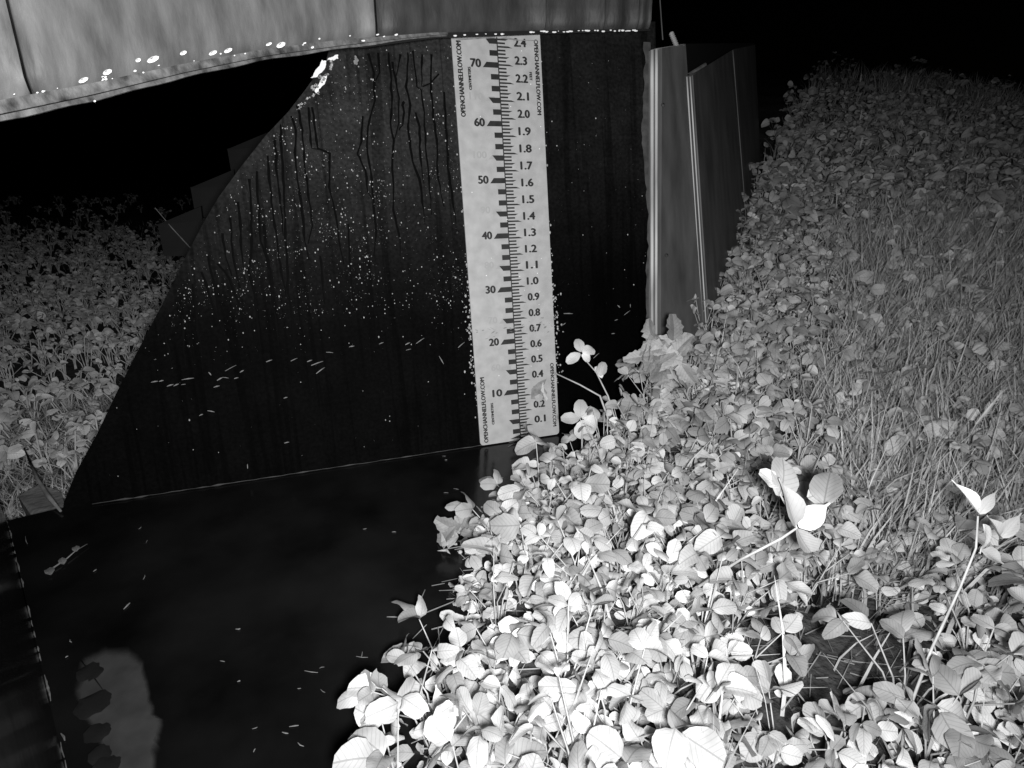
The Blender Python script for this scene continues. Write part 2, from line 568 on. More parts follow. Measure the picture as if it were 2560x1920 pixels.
tag(obj('water_bead', mesh('water_beads', V, F, M['drop'], smooth=True), wall), kind='stuff')


# wet glare at the upper end of the notch, painted as white patches
def blob_poly(px, seed, z=0.0015, name='pale_patch', material=None, parent=wall, th=.0014):
    q = random.Random(seed)
    P = [wl2(*p) for p in px]
    R = []
    for i in range(len(P)):
        a, b = Vector(P[i]), Vector(P[(i + 1) % len(P)])
        for k in range(4):
            c = a.lerp(b, k / 4)
            R.append((c.x + q.uniform(-.0012, .0012), c.y + q.uniform(-.0012, .0012)))
    v, f = prism(R, 0.0, th)
    return obj(name, mesh(name, v, f, material or M['glint']), parent)


blob_poly([(778, 196), (790, 174), (806, 152), (817, 152), (814, 170), (800, 184), (790, 194)], 1)
blob_poly([(786, 228), (798, 208), (808, 190), (818, 190), (814, 206), (800, 222), (790, 234)], 2)
blob_poly([(818, 150), (824, 144), (844, 138), (844, 146), (830, 152)], 4)
for k in range(26):
    t = rr.random()
    cx_, cy_ = 748 + 74 * t + rr.gauss(0, 6) + 8, 262 - 108 * t + rr.gauss(0, 6) + 6
    w = rr.uniform(2, 5)
    blob_poly([(cx_ - w, cy_ + w * .7), (cx_, cy_ - w), (cx_ + w, cy_ - w * .5), (cx_ + w * .4, cy_ + w)], 30 + k, material=M['drop'])
blob_poly([(886, 150), (890, 140), (897, 152), (893, 162), (884, 162)], 77, material=M['stain'])

# ragged sealant where the wall meets the upstream flange
V, F = [], []
for i in range(60):
    h = 0.02 + i * (0.80 / 59)
    V += [(0.322 + rr.uniform(-.002, .004) + 0.005 * math.sin(i * .25), h, .0012), (0.339 + rr.uniform(-.002, .002), h, .0022), (0.344, h, .0006)]
for i in range(59):
    F += [(3 * i, 3 * i + 1, 3 * i + 4, 3 * i + 3), (3 * i + 1, 3 * i + 2, 3 * i + 5, 3 * i + 4)]
obj('sealant', mesh('sealant', V, F, M['rubber'], smooth=True), wall)

# ------------------------------------------------------------------ staff gauge
S = 1.0804 * 0.3048                    # one printed foot
CM = 0.010804                          # one printed centimetre
gauge = empty('staff_gauge', matrix=WALLM @ Matrix.Translation((0, 0, 0.004)))
tag(gauge, 'white enamel staff gauge with black feet and centimetre scales on the flume wall', 'gauge')
x0, x1, h0, h1 = -0.0912, 0.0903, 0.002, 0.812
r = 0.007
pl = []
for cx_, cy_, a0 in ((x1 - r, h0 + r, -90), (x1 - .002, h1 - .002 + .006, 0), (x0 + r, h1 - r, 90), (x0 + r, h0 + r, 180)):
    rr_ = r if cx_ != x1 - .002 else .002
    for k in range(5):
        a = math.radians(a0 + k * 22.5)
        pl.append((cx_ + rr_ * math.cos(a), cy_ + rr_ * math.sin(a)))
v, f = prism(pl, -0.0038, 0.0)
obj('plate', mesh('gauge_plate', v, f, M['gauge']), gauge)
ZP = 0.0006


def flat(name, poly, parent=gauge, m=None, z=ZP):
    return obj(name, mesh(name, [(x, y, z) for x, y in poly], [tuple(range(len(poly)))], m or M['print']), parent)


V, F = [], []


def tick(poly):
    o_ = len(V)
    V.extend((x, y, ZP) for x, y in poly)
    F.append(tuple(range(o_, o_ + len(poly))))


tick([(-0.0016, h0 + .004), (0.0006, h0 + .004), (0.0006, 2.452 * S), (-0.0016, 2.452 * S)])
for k in range(1, 123):
    hc = k * 0.02 * S
    t = 0.0016
    if k % 5 == 0:
        tick([(0.0006, hc - t), (0.0305, hc - t * .9), (0.022, hc + t), (0.0006, hc + t)])
    elif k % 5 == 2:
        tick([(0.0006, hc - t), (0.0165, hc - t), (0.0235, hc + t), (0.0006, hc + t)])
    else:
        tick([(0.0006, hc - t), (0.0158, hc - t), (0.0158, hc + t), (0.0006, hc + t)])
obj('tick_marks', mesh('tick_marks', V, F, M['print']), gauge)
for c in range(2, 76, 2):
    b0, b1 = (c - 0.42) * CM, (c + 0.52) * CM
    if c % 10 == 0:
        p = [(-0.0325, b0), (-0.0016, b0), (-0.0016, b1), (-0.0245, b1)]
    elif c % 10 == 4:
        p = [(-0.0165, b0), (-0.0016, b0), (-0.0016, b1), (-0.0245, b1)]
    else:
        p = [(-0.0172, b0), (-0.0016, b0), (-0.0016, b1), (-0.0172, b1)]
    flat('centimetre_mark', p)
flat('centimetre_mark', [(-0.0245, h0 + .0048), (-0.0016, h0 + .0048), (-0.0016, h0 + .012)])


def text(name, s, x, y, height, width=None, rot=0.0, align='LEFT', m=None, bold=0.012, parent=gauge, z=ZP):
    c = bpy.data.curves.new('t', 'FONT')
    c.body = s; c.size = 1.0;  c.resolution_u = 3
    o_ = bpy.data.objects.new('t', c)
    COL.objects.link(o_)
    dg = bpy.context.evaluated_depsgraph_get()
    me = bpy.data.meshes.new_from_object(o_.evaluated_get(dg))
    bpy.data.objects.remove(o_); bpy.data.curves.remove(c)
    co = np.empty(len(me.vertices) * 3, np.float32); me.vertices.foreach_get('co', co); co = co.reshape(-1, 3)
    mn, mxx = co.min(0), co.max(0)
    sy = height / (mxx[1] - mn[1])
    sx = width / (mxx[0] - mn[0]) if width else sy * 0.82
    X = (co[:, 0] - mn[0]) * sx; Y = (co[:, 1] - mn[1]) * sy
    if align == 'RIGHT': X -= X.max()
    if align == 'CENTER': X -= X.max() / 2
    ca, sa = math.cos(rot), math.sin(rot)
    out = np.stack([x + X * ca - Y * sa, y + X * sa + Y * ca, np.full(len(X), z)], -1)
    polys = [tuple(p_.vertices) for p_ in me.polygons]
    bpy.data.meshes.remove(me)
    VV, FF = [], []
    e = bold * height * 1.6 + .00045                            # heavier strokes: the print laid down five times, a hair apart
    for j, (ex, ey) in enumerate(((0, 0), (e, 0), (-e, 0), (0, e * .6), (0, -e * .6))):
        o2 = len(VV)
        VV += [(p_[0] + ex * ca - ey * sa, p_[1] + ex * sa + ey * ca, p_[2] + j * 4e-5) for p_ in out]
        FF += [tuple(i + o2 for i in q_) for q_ in polys]
    return obj(name, mesh(name, VV, FF, m or M['print']), parent)


for k in range(1, 25):
    text('numeral', '%.1f' % (k / 10), 0.0345, k * 0.1 * S + 0.0025, 0.0148, 0.0245, bold=0.03)
for k in range(1, 8):
    text('numeral', str(k * 10), -0.0365, (k * 10 - 0.45) * CM, 0.0148, 0.0200, align='RIGHT', bold=0.03)
for s, hh in (('110', 2.12), ('100', 1.79), ('90', 1.47), ('80', 1.14), ('70', .80), ('60', .50)):
    text('ghost_numeral', s, -0.0365, hh * S - .006, 0.013, 0.0075 * len(s) + .004, align='RIGHT', m=M['ghost'], z=.0003)
    flat('ghost_mark', [(-0.0325, hh * S - .008), (-0.012, hh * S - .008), (-0.012, hh * S + .001), (-0.0245, hh * S + .001)], m=M['ghost'], z=.0003)
text('lettering', 'OPENCHANNELFLOW.COM', -0.0735, 2.005 * S, 0.0092, 0.412 * S, rot=math.pi / 2, bold=0.02)
text('lettering', 'CENTIMETERS', -0.0575, 2.155 * S, 0.0052, 0.125 * S, rot=math.pi / 2)
text('lettering', 'OPENCHANNELFLOW.COM', 0.0765, 2.452 * S, 0.0084, 0.425 * S, rot=-math.pi / 2, bold=0.015)
text('lettering', 'FEET', 0.0635, 2.268 * S, 0.0052, 0.045 * S, rot=-math.pi / 2)
text('lettering', 'OPENCHANNELFLOW.COM', -0.0735, 0.022 * S, 0.0088, 0.425 * S, rot=math.pi / 2, bold=0.015)
text('lettering', 'CENTIMETERS', -0.0575, 0.135 * S, 0.0052, 0.14 * S, rot=math.pi / 2)
text('lettering', 'OPENCHANNELFLOW.COM', 0.0765, 0.49 * S, 0.0080, 0.425 * S, rot=-math.pi / 2, bold=0.008)
# silt scum line across the gauge
q = random.Random(8)
for k in range(34):
    hx, hh = q.uniform(-.085, .085), q.gauss(.735, .022) * S
    w, t = q.uniform(.001, .006), q.uniform(.0005, .0018)
    a = q.uniform(-.6, .6)
    flat('silt_smear', [(hx - w * math.cos(a), hh - w * math.sin(a)), (hx + t, hh - t), (hx + w * math.cos(a), hh + w * math.sin(a)), (hx - t, hh + t)], m=M['stain'], z=.0009)
for k in range(22):                                    # beads on the plate, their glint put into white colour
    hx, hh = q.uniform(-.088, .088), q.uniform(.1, .79)
    rr_ = q.uniform(.0006, .0011)
    flat('water_spot', [(hx + rr_ * math.cos(t * 1.05), hh + rr_ * math.sin(t * 1.05)) for t in range(6)], m=M['glint'], z=.0012)
# stained band along the top lip
flat('dirty_lip', [(-0.080, .7965), (-0.004, .8055), (-0.004, .8085), (-0.082, .7985)], m=M['stain'], z=.0009)
flat('dirty_lip', [(0.004, .8055), (0.04, .8035), (0.083, .8055), (0.083, .8068), (0.045, .8055), (0.02, .8085)], m=M['stain'], z=.0009)


# ------------------------------------------------------------------ leaves
def leaf_geo(rows, cols, L=1.0, W=0.36, fold=0.35, bend=0.25, seed=0, wob=0.0, shape=0.8, tip=0.0, teeth=0.0, twist=0.0, crumple=0.03):
    q = random.Random(seed)
    V, U = [], []
    ph = q.uniform(0, 6)
    for i in range(rows + 1):
        u = i / rows
        w = W * max(0.0, math.sin(math.pi * min(1, u ** shape))) ** (0.46 if tip == 0 else 0.52 + tip * u)
        if i == 0: w = W * 0.06
        if i == rows: w = W * (0.34 if tip == 0 else 0.1)
        for j in range(-cols, cols + 1):
            v = j / cols
            ww = w * (1 + (wob * q.uniform(-1, 1) if abs(j) == cols else 0))
            if teeth and abs(j) == cols: ww *= 1 + (teeth if i % 2 else -teeth)
            y = v * ww
            z = fold * abs(y) - bend * u * u + crumple * math.sin(8 * u + ph + 2 * v) * v * v - 0.10 * (abs(v) ** 3) * W + twist * u * y + crumple * .5 * math.sin(11 * u - ph) * v
            V.append((u * L, y, z * 1.0))
            U.append((u, v * w / W))
    F = []
    c = 2 * cols + 1
    for i in range(rows):
        for j in range(c - 1):
            F.append((i * c + j, (i + 1) * c + j, (i + 1) * c + j + 1, i * c + j + 1))
    return np.array(V), F, np.array(U)


LEAVES = []
LEAVES_LO = []
for k in range(24):
    q = random.Random(100 + k)
    a = dict(W=q.uniform(.33, .49), fold=q.uniform(-.3, .9), bend=q.uniform(-.35, .8), seed=k, shape=q.uniform(.95, 1.25), twist=q.uniform(-.6, .6), crumple=q.uniform(.02, .08))
    LEAVES.append(leaf_geo(9, 2, wob=.06, **a))
    LEAVES_LO.append(leaf_geo(5, 1, **a))


def frame(dirv, nrm):
    x = Vector(dirv).normalized()
    z = Vector(nrm) - x * Vector(nrm).dot(x)
    z.normalize()
    y = z.cross(x)
    return Matrix((x, y, z)).transposed()


def make_plant_spec(seed, n_leaf=4, height=.12, spread=.06, size=.034, tall=False):
    """stem paths and leaflet placements of one bushy legume."""
    q = random.Random(seed)
    stems, leaves = [], []
    a0 = q.uniform(0, 6.28)
    for i in range(n_leaf):
        a = a0 + i * 2.4 + q.uniform(-.5, .5)
        h = height * q.uniform(.55, 1.12)
        r = spread * q.uniform(.3, 1.15)
        tip = Vector((math.cos(a) * r, math.sin(a) * r, h))
        mid = Vector((math.cos(a) * r * .35, math.sin(a) * r * .35, h * .6)) + Vector((q.uniform(-.008, .008), q.uniform(-.008, .008), 0))
        stems.append(([Vector((q.uniform(-.006, .006), q.uniform(-.006, .006), -.012)), mid, tip], [.0012, .0010, .0007]))
        out = Vector((math.cos(a), math.sin(a), 0))
        lift = q.uniform(-.35, .75)
        sz = size * q.uniform(.72, 1.2)
        for s in (-1, 0, 1):
            if s and q.random() < .10: continue
            b = a + s * q.uniform(.9, 1.5)
            d = Vector((math.cos(b), math.sin(b), lift + q.uniform(-.3, .3)))
            nrm = Vector((q.gauss(0, .85), q.gauss(-.25, .85), 1)) + out * (-.35)
            lsz = sz * (1.0 if s == 0 else q.uniform(.8, 1.0))
            pos = tip + (out * .006 if s == 0 else Vector((0, 0, 0)))
            R = frame(d, nrm).to_4x4()
            leaves.append((q.randrange(len(LEAVES)), Matrix.Translation(pos) @ R @ Matrix.Scale(lsz, 4)))
    return stems, leaves


SPECS = [make_plant_spec(200 + k, n_leaf=[5, 6, 6, 7][k % 4], height=[.085, .10, .12, .095][k % 4], spread=[.035, .05, .045, .06][k % 4], size=[.025, .029, .021, .026][k % 4]) for k in range(20)]
leaf_meshes = [mesh('leaf', v, f, M['leaf'], u_, smooth=True) for v, f, u_ in LEAVES]
leaf_meshes_pale = [mesh('leaf_pale', v, f, M['leaf_pale'], u_, smooth=True) for v, f, u_ in LEAVES]
spec_stems = []
for st, lv_ in SPECS:
    v, f = merge([tube(p, r_, 4, False) for p, r_ in st])
    spec_stems.append(mesh('stem', v, f, M['stem'], smooth=True))


def add_plant(name, spec_i, loc, rz, scl, tilt=(0, 0)):
    root = bpy.data.objects.new(name, None)
    root.empty_display_size = .02
    COL.objects.link(root)
    root.location = loc
    root.rotation_euler = (tilt[0], tilt[1], rz)
    root.scale = (scl, scl, scl)
    s_ = bpy.data.objects.new('stem', spec_stems[spec_i]); COL.objects.link(s_); s_.parent = root
    for li_, m_ in SPECS[spec_i][1]:
        o_ = bpy.data.objects.new('leaf', leaf_meshes[li_]); COL.objects.link(o_); o_.parent = root
        o_.matrix_local = m_
    return root


# ------------------------------------------------------------------ where the plants stand
WDIR0 = np.array([0.36, 0.0])


def wing_side(x, y):                   # right of the wing wall line
    return (x - 0.40) * 0.70 - (y - 0.0) * 0.714 > 0.0


def zone(px, py):
    """how thick legumes (first) and grass (second) grow, by spot."""
    leg = np.ones_like(px)
    gr = np.full_like(px, 0.12)
    g = (px > 2050 + 60 * np.sin(py / 90)) & (py > 560) & (py < 1440)
    leg = np.where(g, 0.20, leg); gr = np.where(g, 1.0, gr)
    hole = ((px - 2080) / 260) ** 2 + ((py - 1600) / 165) ** 2 < 1
    leg = np.where(hole, .03, leg); gr = np.where(hole, .1, gr)
    hole = ((px - 1800) / 110) ** 2 + ((py - 1640) / 60) ** 2 < 1
    leg = np.where(hole, .35, leg)
    far = py < 560
    gr = np.where(far, np.where(px > 2200, .5, .2), gr)
    leg = np.where(far & (px > 2250), .6, leg)
    return leg, gr


def scatter(n, xr_, yr_):
    x = nr.uniform(*xr_, n); y = nr.uniform(*yr_, n)
    z = ground_z(x, y)
    px, py, dp = project(np.stack([x, y, z + .06], -1))
    ok = (dp > .3) & (px > -260) & (px < 2820) & (py > -100) & (py < 2330)
    return x[ok], y[ok], z[ok], px[ok], py[ok], dp[ok]


def thin(x, y, dmin):
    keep = []
    cell = {}
    for i in range(len(x)):
        c = (int(x[i] // dmin), int(y[i] // dmin))
        bad = False
        for a in (-1, 0, 1):
            for b in (-1, 0, 1):
                for j in cell.get((c[0] + a, c[1] + b), ()):
                    if (x[i] - x[j]) ** 2 + (y[i] - y[j]) ** 2 < dmin * dmin: bad = True
        if not bad:
            keep.append(i); cell.setdefault(c, []).append(i)
    return np.array(keep)


# right-hand stand
x, y, z, px, py, dp = scatter(60000, (-.5, 5.5), (-1.1, 6))
leg, gr = zone(px, py)
inveg = np.where(y < 0, x > edge_x(y) + .012, wing_side(x, y) & (x > .4))
k_ = inveg & (nr.random(len(x)) < leg * np.clip(1.75 - dp / 3.2, .06, 1))
x, y, z, px, py, dp = (a[k_] for a in (x, y, z, px, py, dp))
gx_, gy_, gd_ = project(np.stack([x, y, z + .11], -1))
ok = ~((gx_ < 1425) & (gy_ < 1125)) & ~((gx_ < 1640) & (gy_ < 930))
x, y, z, px, py, dp = (a[ok] for a in (x, y, z, px, py, dp))
kp = thin(x, y, .043)
kp = kp[nr.random(len(kp)) < np.clip(2.45 - dp[kp] / 1.5, .05, 1)]
R_ = [a[kp] for a in (x, y, z, px, py, dp)]
order = np.argsort(R_[5])
R_ = [a[order] for a in R_]
near_n = 300
cam_xy = np.array(CAM)[:2]
fan = [0, 0]
LBL = {
 'edge': ('round-leaved legume seedling spilling over the edge of the dark flume floor', 'seedlings along the edge of the flume floor'),
 'front': ('bright round-leaved legume seedling in the @ of the thick foreground stand', 'seedlings in the @ of the foreground stand'),
 'back': ('round-leaved legume seedling in the @ of the grey stand beyond the upright metal panels', 'seedlings in the @ of the stand beyond the panels'),
}
for i in range(min(near_n, len(R_[0]))):
    px_, py_ = R_[3][i], R_[4][i]
    d_edge = R_[0][i] - float(edge_x(R_[1][i]))
    part_ = 'left' if px_ < 1500 else 'middle' if px_ < 2000 else 'right'
    key = 'edge' if (d_edge < .11 and R_[1][i] < 0) else ('back' if py_ < 1010 else 'front')
    p = add_plant('legume_seedling', rnd.randrange(len(SPECS)), (R_[0][i], R_[1][i], R_[2][i]), rnd.uniform(0, 6.28), rnd.uniform(.78, 1.12),
                  (rnd.gauss(0, .14), rnd.gauss(0, .14)))
    tag(p, LBL[key][0].replace('@', part_), 'seedling', LBL[key][1].replace('@', part_))


# everything farther off: one mass on each side
def mass(name, xs, ys, zs, material, stem_material, smin, smax, label, cat):
    Vs, Fs, Us, SV, SF = [], [], [], [], []
    off = 0; soff = 0
    for i in range(len(xs)):
        st, lv_ = SPECS[rnd.randrange(len(SPECS))]
        Mx = Matrix.Translation((xs[i], ys[i], zs[i])) @ Matrix.Rotation(rnd.uniform(0, 6.28), 4, 'Z') @ Matrix.Scale(rnd.uniform(smin, smax), 4)
        for li_, m_ in lv_:
            A = np.array(Mx @ m_)
            v, f, u_ = LEAVES_LO[li_]
            Vs.append(v @ A[:3, :3].T + A[:3, 3]); Us.append(u_)
            Fs.append(np.array(f) + off); off += len(v)
        for p, r_ in st:
            a, b, c = [Mx @ q_ for q_ in p]
            for e, g in ((a, b), (b, c)):
                w = Vector((.0011, .0006, 0))
                SV += [e - w, e + w, g + w, g - w]; SF.append((soff, soff + 1, soff + 2, soff + 3)); soff += 4
    root = empty(name, (float(np.mean(xs)), float(np.mean(ys)), 0))
    tag(root, label, cat, kind='stuff')
    T = Matrix.Translation(-root.location)
    tag(obj('leaves', big_mesh('leaves', np.concatenate(Vs), np.concatenate(Fs), material, np.concatenate(Us)), root, T), kind='stuff')
    tag(obj('stems', big_mesh('stems', np.array([tuple(v) for v in SV]), np.array(SF), stem_material), root, T), kind='stuff')
    return root


mass('legume_field', R_[0][near_n:], R_[1][near_n:], R_[2][near_n:], M['leaf_dim'], M['stem'], .62, 1.4,
     'mass of leafy legumes running up the bank behind the metal panels', 'legumes')
x, y, z, px, py, dp = scatter(30000, (-6, .1), (.06, 9))
dn = np.clip((y - .10) / .35, .22, 1) 
k_ = (nr.random(len(x)) < dn) & (px < 900) & ~((x > -.98) & (y < .24))
x, y, z = x[k_], y[k_], z[k_]
kp = thin(x, y, .058)
kp = kp[nr.random(len(kp)) < np.clip(1.4 - y[kp] / 3.8, .05, 1)]
mass('legume_field', x[kp], y[kp], z[kp], M['leaf_dim'], M['stem'], .6, 1.0,
     'dim mass of leafy legumes seen through the outlet notch', 'legumes')


# ------------------------------------------------------------------ grass and litter
def blades(name, xs, ys, zs, hmin, hmax, wmin, wmax, material, lean=.5):
    Vs, Fs, Us = [], [], []
    for i in range(len(xs)):
        h = rnd.uniform(hmin, hmax); w = rnd.uniform(wmin, wmax)
        a = rnd.uniform(0, 6.28); ln = min(.085, h * rnd.uniform(.1, lean) * 1.6)
        b = a + rnd.uniform(.9, 2.2)
        dx, dy = math.cos(a), math.sin(a); sx, sy = math.cos(b) * w, math.sin(b) * w
        o_ = 4 * 2 * len(Fs) // 3 if False else len(Vs)
        for k in range(4):
            t = k / 3
            c = (xs[i] + dx * ln * t * t, ys[i] + dy * ln * t * t, zs[i] - .01 + h * (t - .28 * t * t * (ln / h)))
            ww = (1 - t ** 2 * .92)
            Vs.append((c[0] - sx * ww, c[1] - sy * ww, c[2])); Vs.append((c[0] + sx * ww, c[1] + sy * ww, c[2]))
            Us += [(t, -1), (t, 1)]
        for k in range(3):
            q_ = o_ + 2 * k
            Fs.append((q_, q_ + 1, q_ + 3, q_ + 2))
    return big_mesh(name, np.array(Vs), np.array(Fs), material, np.array(Us))


x, y, z, px, py, dp = scatter(230000, (-.5, 4.5), (-1.1, 5))
leg, gr = zone(px, py)
inveg = np.where(y < 0, x > edge_x(y) + .13, wing_side(x, y) & (x > .44))
k_ = inveg & (nr.random(len(x)) < gr * np.clip(1.6 / dp, .1, 1) ** .9 * 1.0)
g = obj('grass', blades('grass', x[k_], y[k_], z[k_], 0.05, .17, .0008, .0026, M['grass'], .95))
tag(g, 'thin grass blades growing up through the seedlings on the right', 'grass', kind='stuff')
x, y, z, px, py, dp = scatter(40000, (.1, 2.4), (-.8, 1.4))
k_ = (px > 2070 + 60 * np.sin(py / 90)) & (py > 520) & (py < 1400) & wing_side(x, y) & (nr.random(len(x)) < np.clip((px - 1990) / 300, .1, 1))
g = obj('grass', blades('tall_grass', x[k_][:7500], y[k_][:7500], z[k_][:7500], .07, .20, .0007, .0022, M['grass'], .8))
tag(g, 'taller tangled grass at the middle right above the seedlings', 'grass', kind='stuff')
x, y, z, px, py, dp = scatter(26000, (-5, .1), (.05, 6))
k_ = (nr.random(len(x)) < np.where(y < .6, .9, .25)) & (px < 900)
g = obj('grass', blades('grass_left', x[k_], y[k_], z[k_], 0.02, .075, .0007, .0018, M['deadgrass'], .9))
tag(g, 'short dead grass on the ground below the outlet notch', 'grass', kind='stuff')
x, y, z, px, py, dp = scatter(16000, (-1.7, -.72), (.02, .8))
k_ = (y > .1) | (x < -.86)
g = obj('grass', blades('notch_grass', x[k_], y[k_], z[k_], .015, .06, .0006, .0016, M['deadgrass'], 1.3))
tag(g, 'matted dry grass just outside the outlet notch', 'grass', kind='stuff')
# fallen stems on the soil
x, y, z, px, py, dp = scatter(24000, (-.5, 2.0), (-1.1, 1.6))
inveg = np.where(y < 0, x > edge_x(y) - .02 - .06 * nr.random(len(x)) ** 2, wing_side(x, y) & (x > .42)) & (dp < 1.9)
x, y, z = x[inveg][:3600], y[inveg][:3600], z[inveg][:3600]
SV, SF = [], []
for i in range(len(x)):
    a = rnd.gauss(.35, .9); l_ = rnd.uniform(.006, .03); w = rnd.uniform(.0003, .0007)
    c = Vector((x[i], y[i], max(z[i], 0) + rnd.uniform(.002, .022)))
    d = Vector((math.cos(a), math.sin(a), rnd.uniform(-.25, .45))) * l_
    s_ = Vector((-math.sin(a), math.cos(a), .6)) * w
    o_ = len(SV)
    SV += [c - d - s_, c - d + s_, c + d + s_, c + d - s_]; SF.append((o_, o_ + 1, o_ + 2, o_ + 3))
tag(obj('plant_litter', big_mesh('plant_litter', np.array([tuple(v) for v in SV]), np.array(SF), M['litter'])),
    'tangle of fallen pale stems on the soil under the seedlings', 'plant litter', kind='stuff')


# small leaves filling the gaps close to the soil
x, y, z, px, py, dp = scatter(60000, (-.5, 2.2), (-1.1, 1.8))
leg, gr = zone(px, py)
inveg = np.where(y < 0, x > edge_x(y) - .005, wing_side(x, y) & (x > .42)) & (dp < 2.4) & (nr.random(len(x)) < np.clip(leg * 1.15, 0.04, 1))
gx_, gy_, gd_ = project(np.stack([x, y, z + .07], -1))
inveg &= ~((gx_ < 1425) & (gy_ < 1125)) & ~((gx_ < 1640) & (gy_ < 930))
x, y, z = x[inveg][:9000], y[inveg][:9000], z[inveg][:9000]
Vs, Fs, Us, off = [], [], [], 0
for i in range(len(x)):
    a = rnd.uniform(0, 6.28)
    d = Vector((math.cos(a), math.sin(a), rnd.uniform(-.5, .9)))
    Mx = Matrix.Translation((x[i], y[i], max(z[i], 0) + abs(rnd.gauss(.012, .028)) + .004)) @ frame(d, (rnd.gauss(0, .9), rnd.gauss(-.2, .9), 1)).to_4x4() @ Matrix.Scale(rnd.uniform(.010, .024), 4)
    A = np.array(Mx)
    v, f, u_ = LEAVES_LO[rnd.randrange(len(LEAVES_LO))]
    Vs.append(v @ A[:3, :3].T + A[:3, 3]); Us.append(u_); Fs.append(np.array(f) + off); off += len(v)
tag(obj('undergrowth', big_mesh('undergrowth', np.concatenate(Vs), np.concatenate(Fs), M['leaf_dim'], np.concatenate(Us))),
    'layer of small low leaves between the seedlings', 'undergrowth', kind='stuff')


# ------------------------------------------------------------------ single plants that stand out
POINT = [mesh('pointed_leaf', *[g_ if i_ != 1 else g_ for i_, g_ in enumerate(leaf_geo(8, 2, W=.36, fold=f_, bend=b_, seed=k_, shape=.72, tip=1.3)[:2])], M['leaf_pale'], leaf_geo(8, 2, W=.36, seed=k_, shape=.72, tip=1.3)[2], smooth=True) for k_, (f_, b_) in enumerate(((.5, .1), (.3, .3), (.7, -.1)))]


def sprig(name, label, cat, base, path, leaves, material=None, r=.0016, stem_mat=None, base_leaf=None, group=None):
    """a plant drawn by hand: stem path (world) and leaves (position, direction, normal, length, width factor)."""
    root = empty(name, base)
    tag(root, label, cat, group)
    B = Vector(base)
    P = [Vector(p) - B for p in path]
    v, f = tube(P, [r * (1.25 - .6 * i / (len(P) - 1)) for i in range(len(P))], 6)
    obj('stem', mesh('stem', v, f, stem_mat or M['stem'], smooth=True), root)
    for k, (pos, d, nm, ln, wf_) in enumerate(leaves):
        lm = POINT[k % 3] if material == 'point' or (material == 'mix' and k < 2) else (leaf_meshes_pale if material == 'pale' else leaf_meshes)[k % len(leaf_meshes)] if material in (None, 'pale', 'point', 'mix') else material
        Mx = Matrix.Translation(Vector(pos) - B) @ frame(d, nm).to_4x4() @ Matrix.Diagonal((ln, ln * wf_, ln, 1))
        obj('leaf', lm, root, Mx)
    return root


RIGHT = RM @ Vector((1, 0, 0)); UP = RM @ Vector((0, 1, 0)); BACK = RM @ Vector((0, 0, 1))


def gdrop(x_, y_, t, dz=0.0):          # ground under a point of the picture's depth t
    p = at(x_, y_, t)
    return Vector((p.x, p.y, float(ground_z(np.array([p.x]), np.array([p.y]))[0])))


def lf(x_, y_, t, ang, ln, wf_=1.0, tx=0.0, ty=0.0):
    """a leaf rooted at the given spot, pointing at the given angle across the view, turned by tx, ty."""
    a = math.radians(ang)
    d = RIGHT * math.cos(a) + UP * math.sin(a) + BACK * tx
    return (at(x_, y_, t), d, BACK + RIGHT * ty + UP * .35, ln, wf_)


# bright sprig with a spread pair of leaves, right of centre
t = .66
b = gdrop(1780, 1520, .80)
sprig('legume_sprig', 'tall overexposed sprig with wing-like leaf pair standing above the right-hand seedlings', 'seedling', b,
      [b, at(1740, 1470, .74), at(1850, 1400, .70), at(1955, 1345, t), at(1992, 1320, t), at(1980, 1290, t + .005), at(1950, 1235, t + .01)],
      [lf(1990, 1320, t, 108, .060, .66, .2, .4), lf(1998, 1318, t, 42, .044, .8, .1, -.4), lf(1950, 1215, t + .01, 150, .030, .9, 0, .3), lf(1945, 1240, t + .01, 62, .040, 1.0, 0, .6), lf(2060, 1260, t + .03, 75, .040, .9, -.2, -.6), lf(2020, 1245, t + .04, 20, .040, .9, 0, .7), lf(1992, 1322, t + .01, -70, .026, .9, 0, .2)], 'mix')
# slender stalk with white leaves, far right
b = gdrop(2250, 1900, .60)
sprig('legume_sprig', 'slender leaning stalk with white bird-like leaves at the right edge', 'seedling', b,
      [b, at(2270, 1780, .60), at(2330, 1620, .60), at(2400, 1470, .60), at(2440, 1370, .60), at(2445, 1290, .60)],
      [lf(2446, 1288, .60, 124, .044, .50, .1, .4), lf(2446, 1286, .60, 50, .034, .45, 0, -.5), lf(2500, 1345, .60, 128, .030, .55, .1, .4), lf(2500, 1345, .60, 48, .034, .55, 0, -.5),
       lf(2462, 1310, .605, -78, .032, .75, 0, .5), lf(2455, 1375, .61, -35, .024, .9, 0, .3)], 'point', .0014)
# small bright sprout in the bottom middle
b = gdrop(1150, 1840, .62)
sprig('legume_sprig', 'small overexposed sprout with long pointed leaf near the bottom of the flume edge', 'seedling', b,
      [b, at(1146, 1860, .575), at(1130, 1800, .575), at(1105, 1772, .575)],
      [lf(1105, 1775, .575, 105, .024, .75), lf(1120, 1778, .575, 8, .030, .48), lf(1130, 1775, .575, -85, .018, .6), lf(1100, 1770, .575, 160, .012, .8)], 'point', .0014)
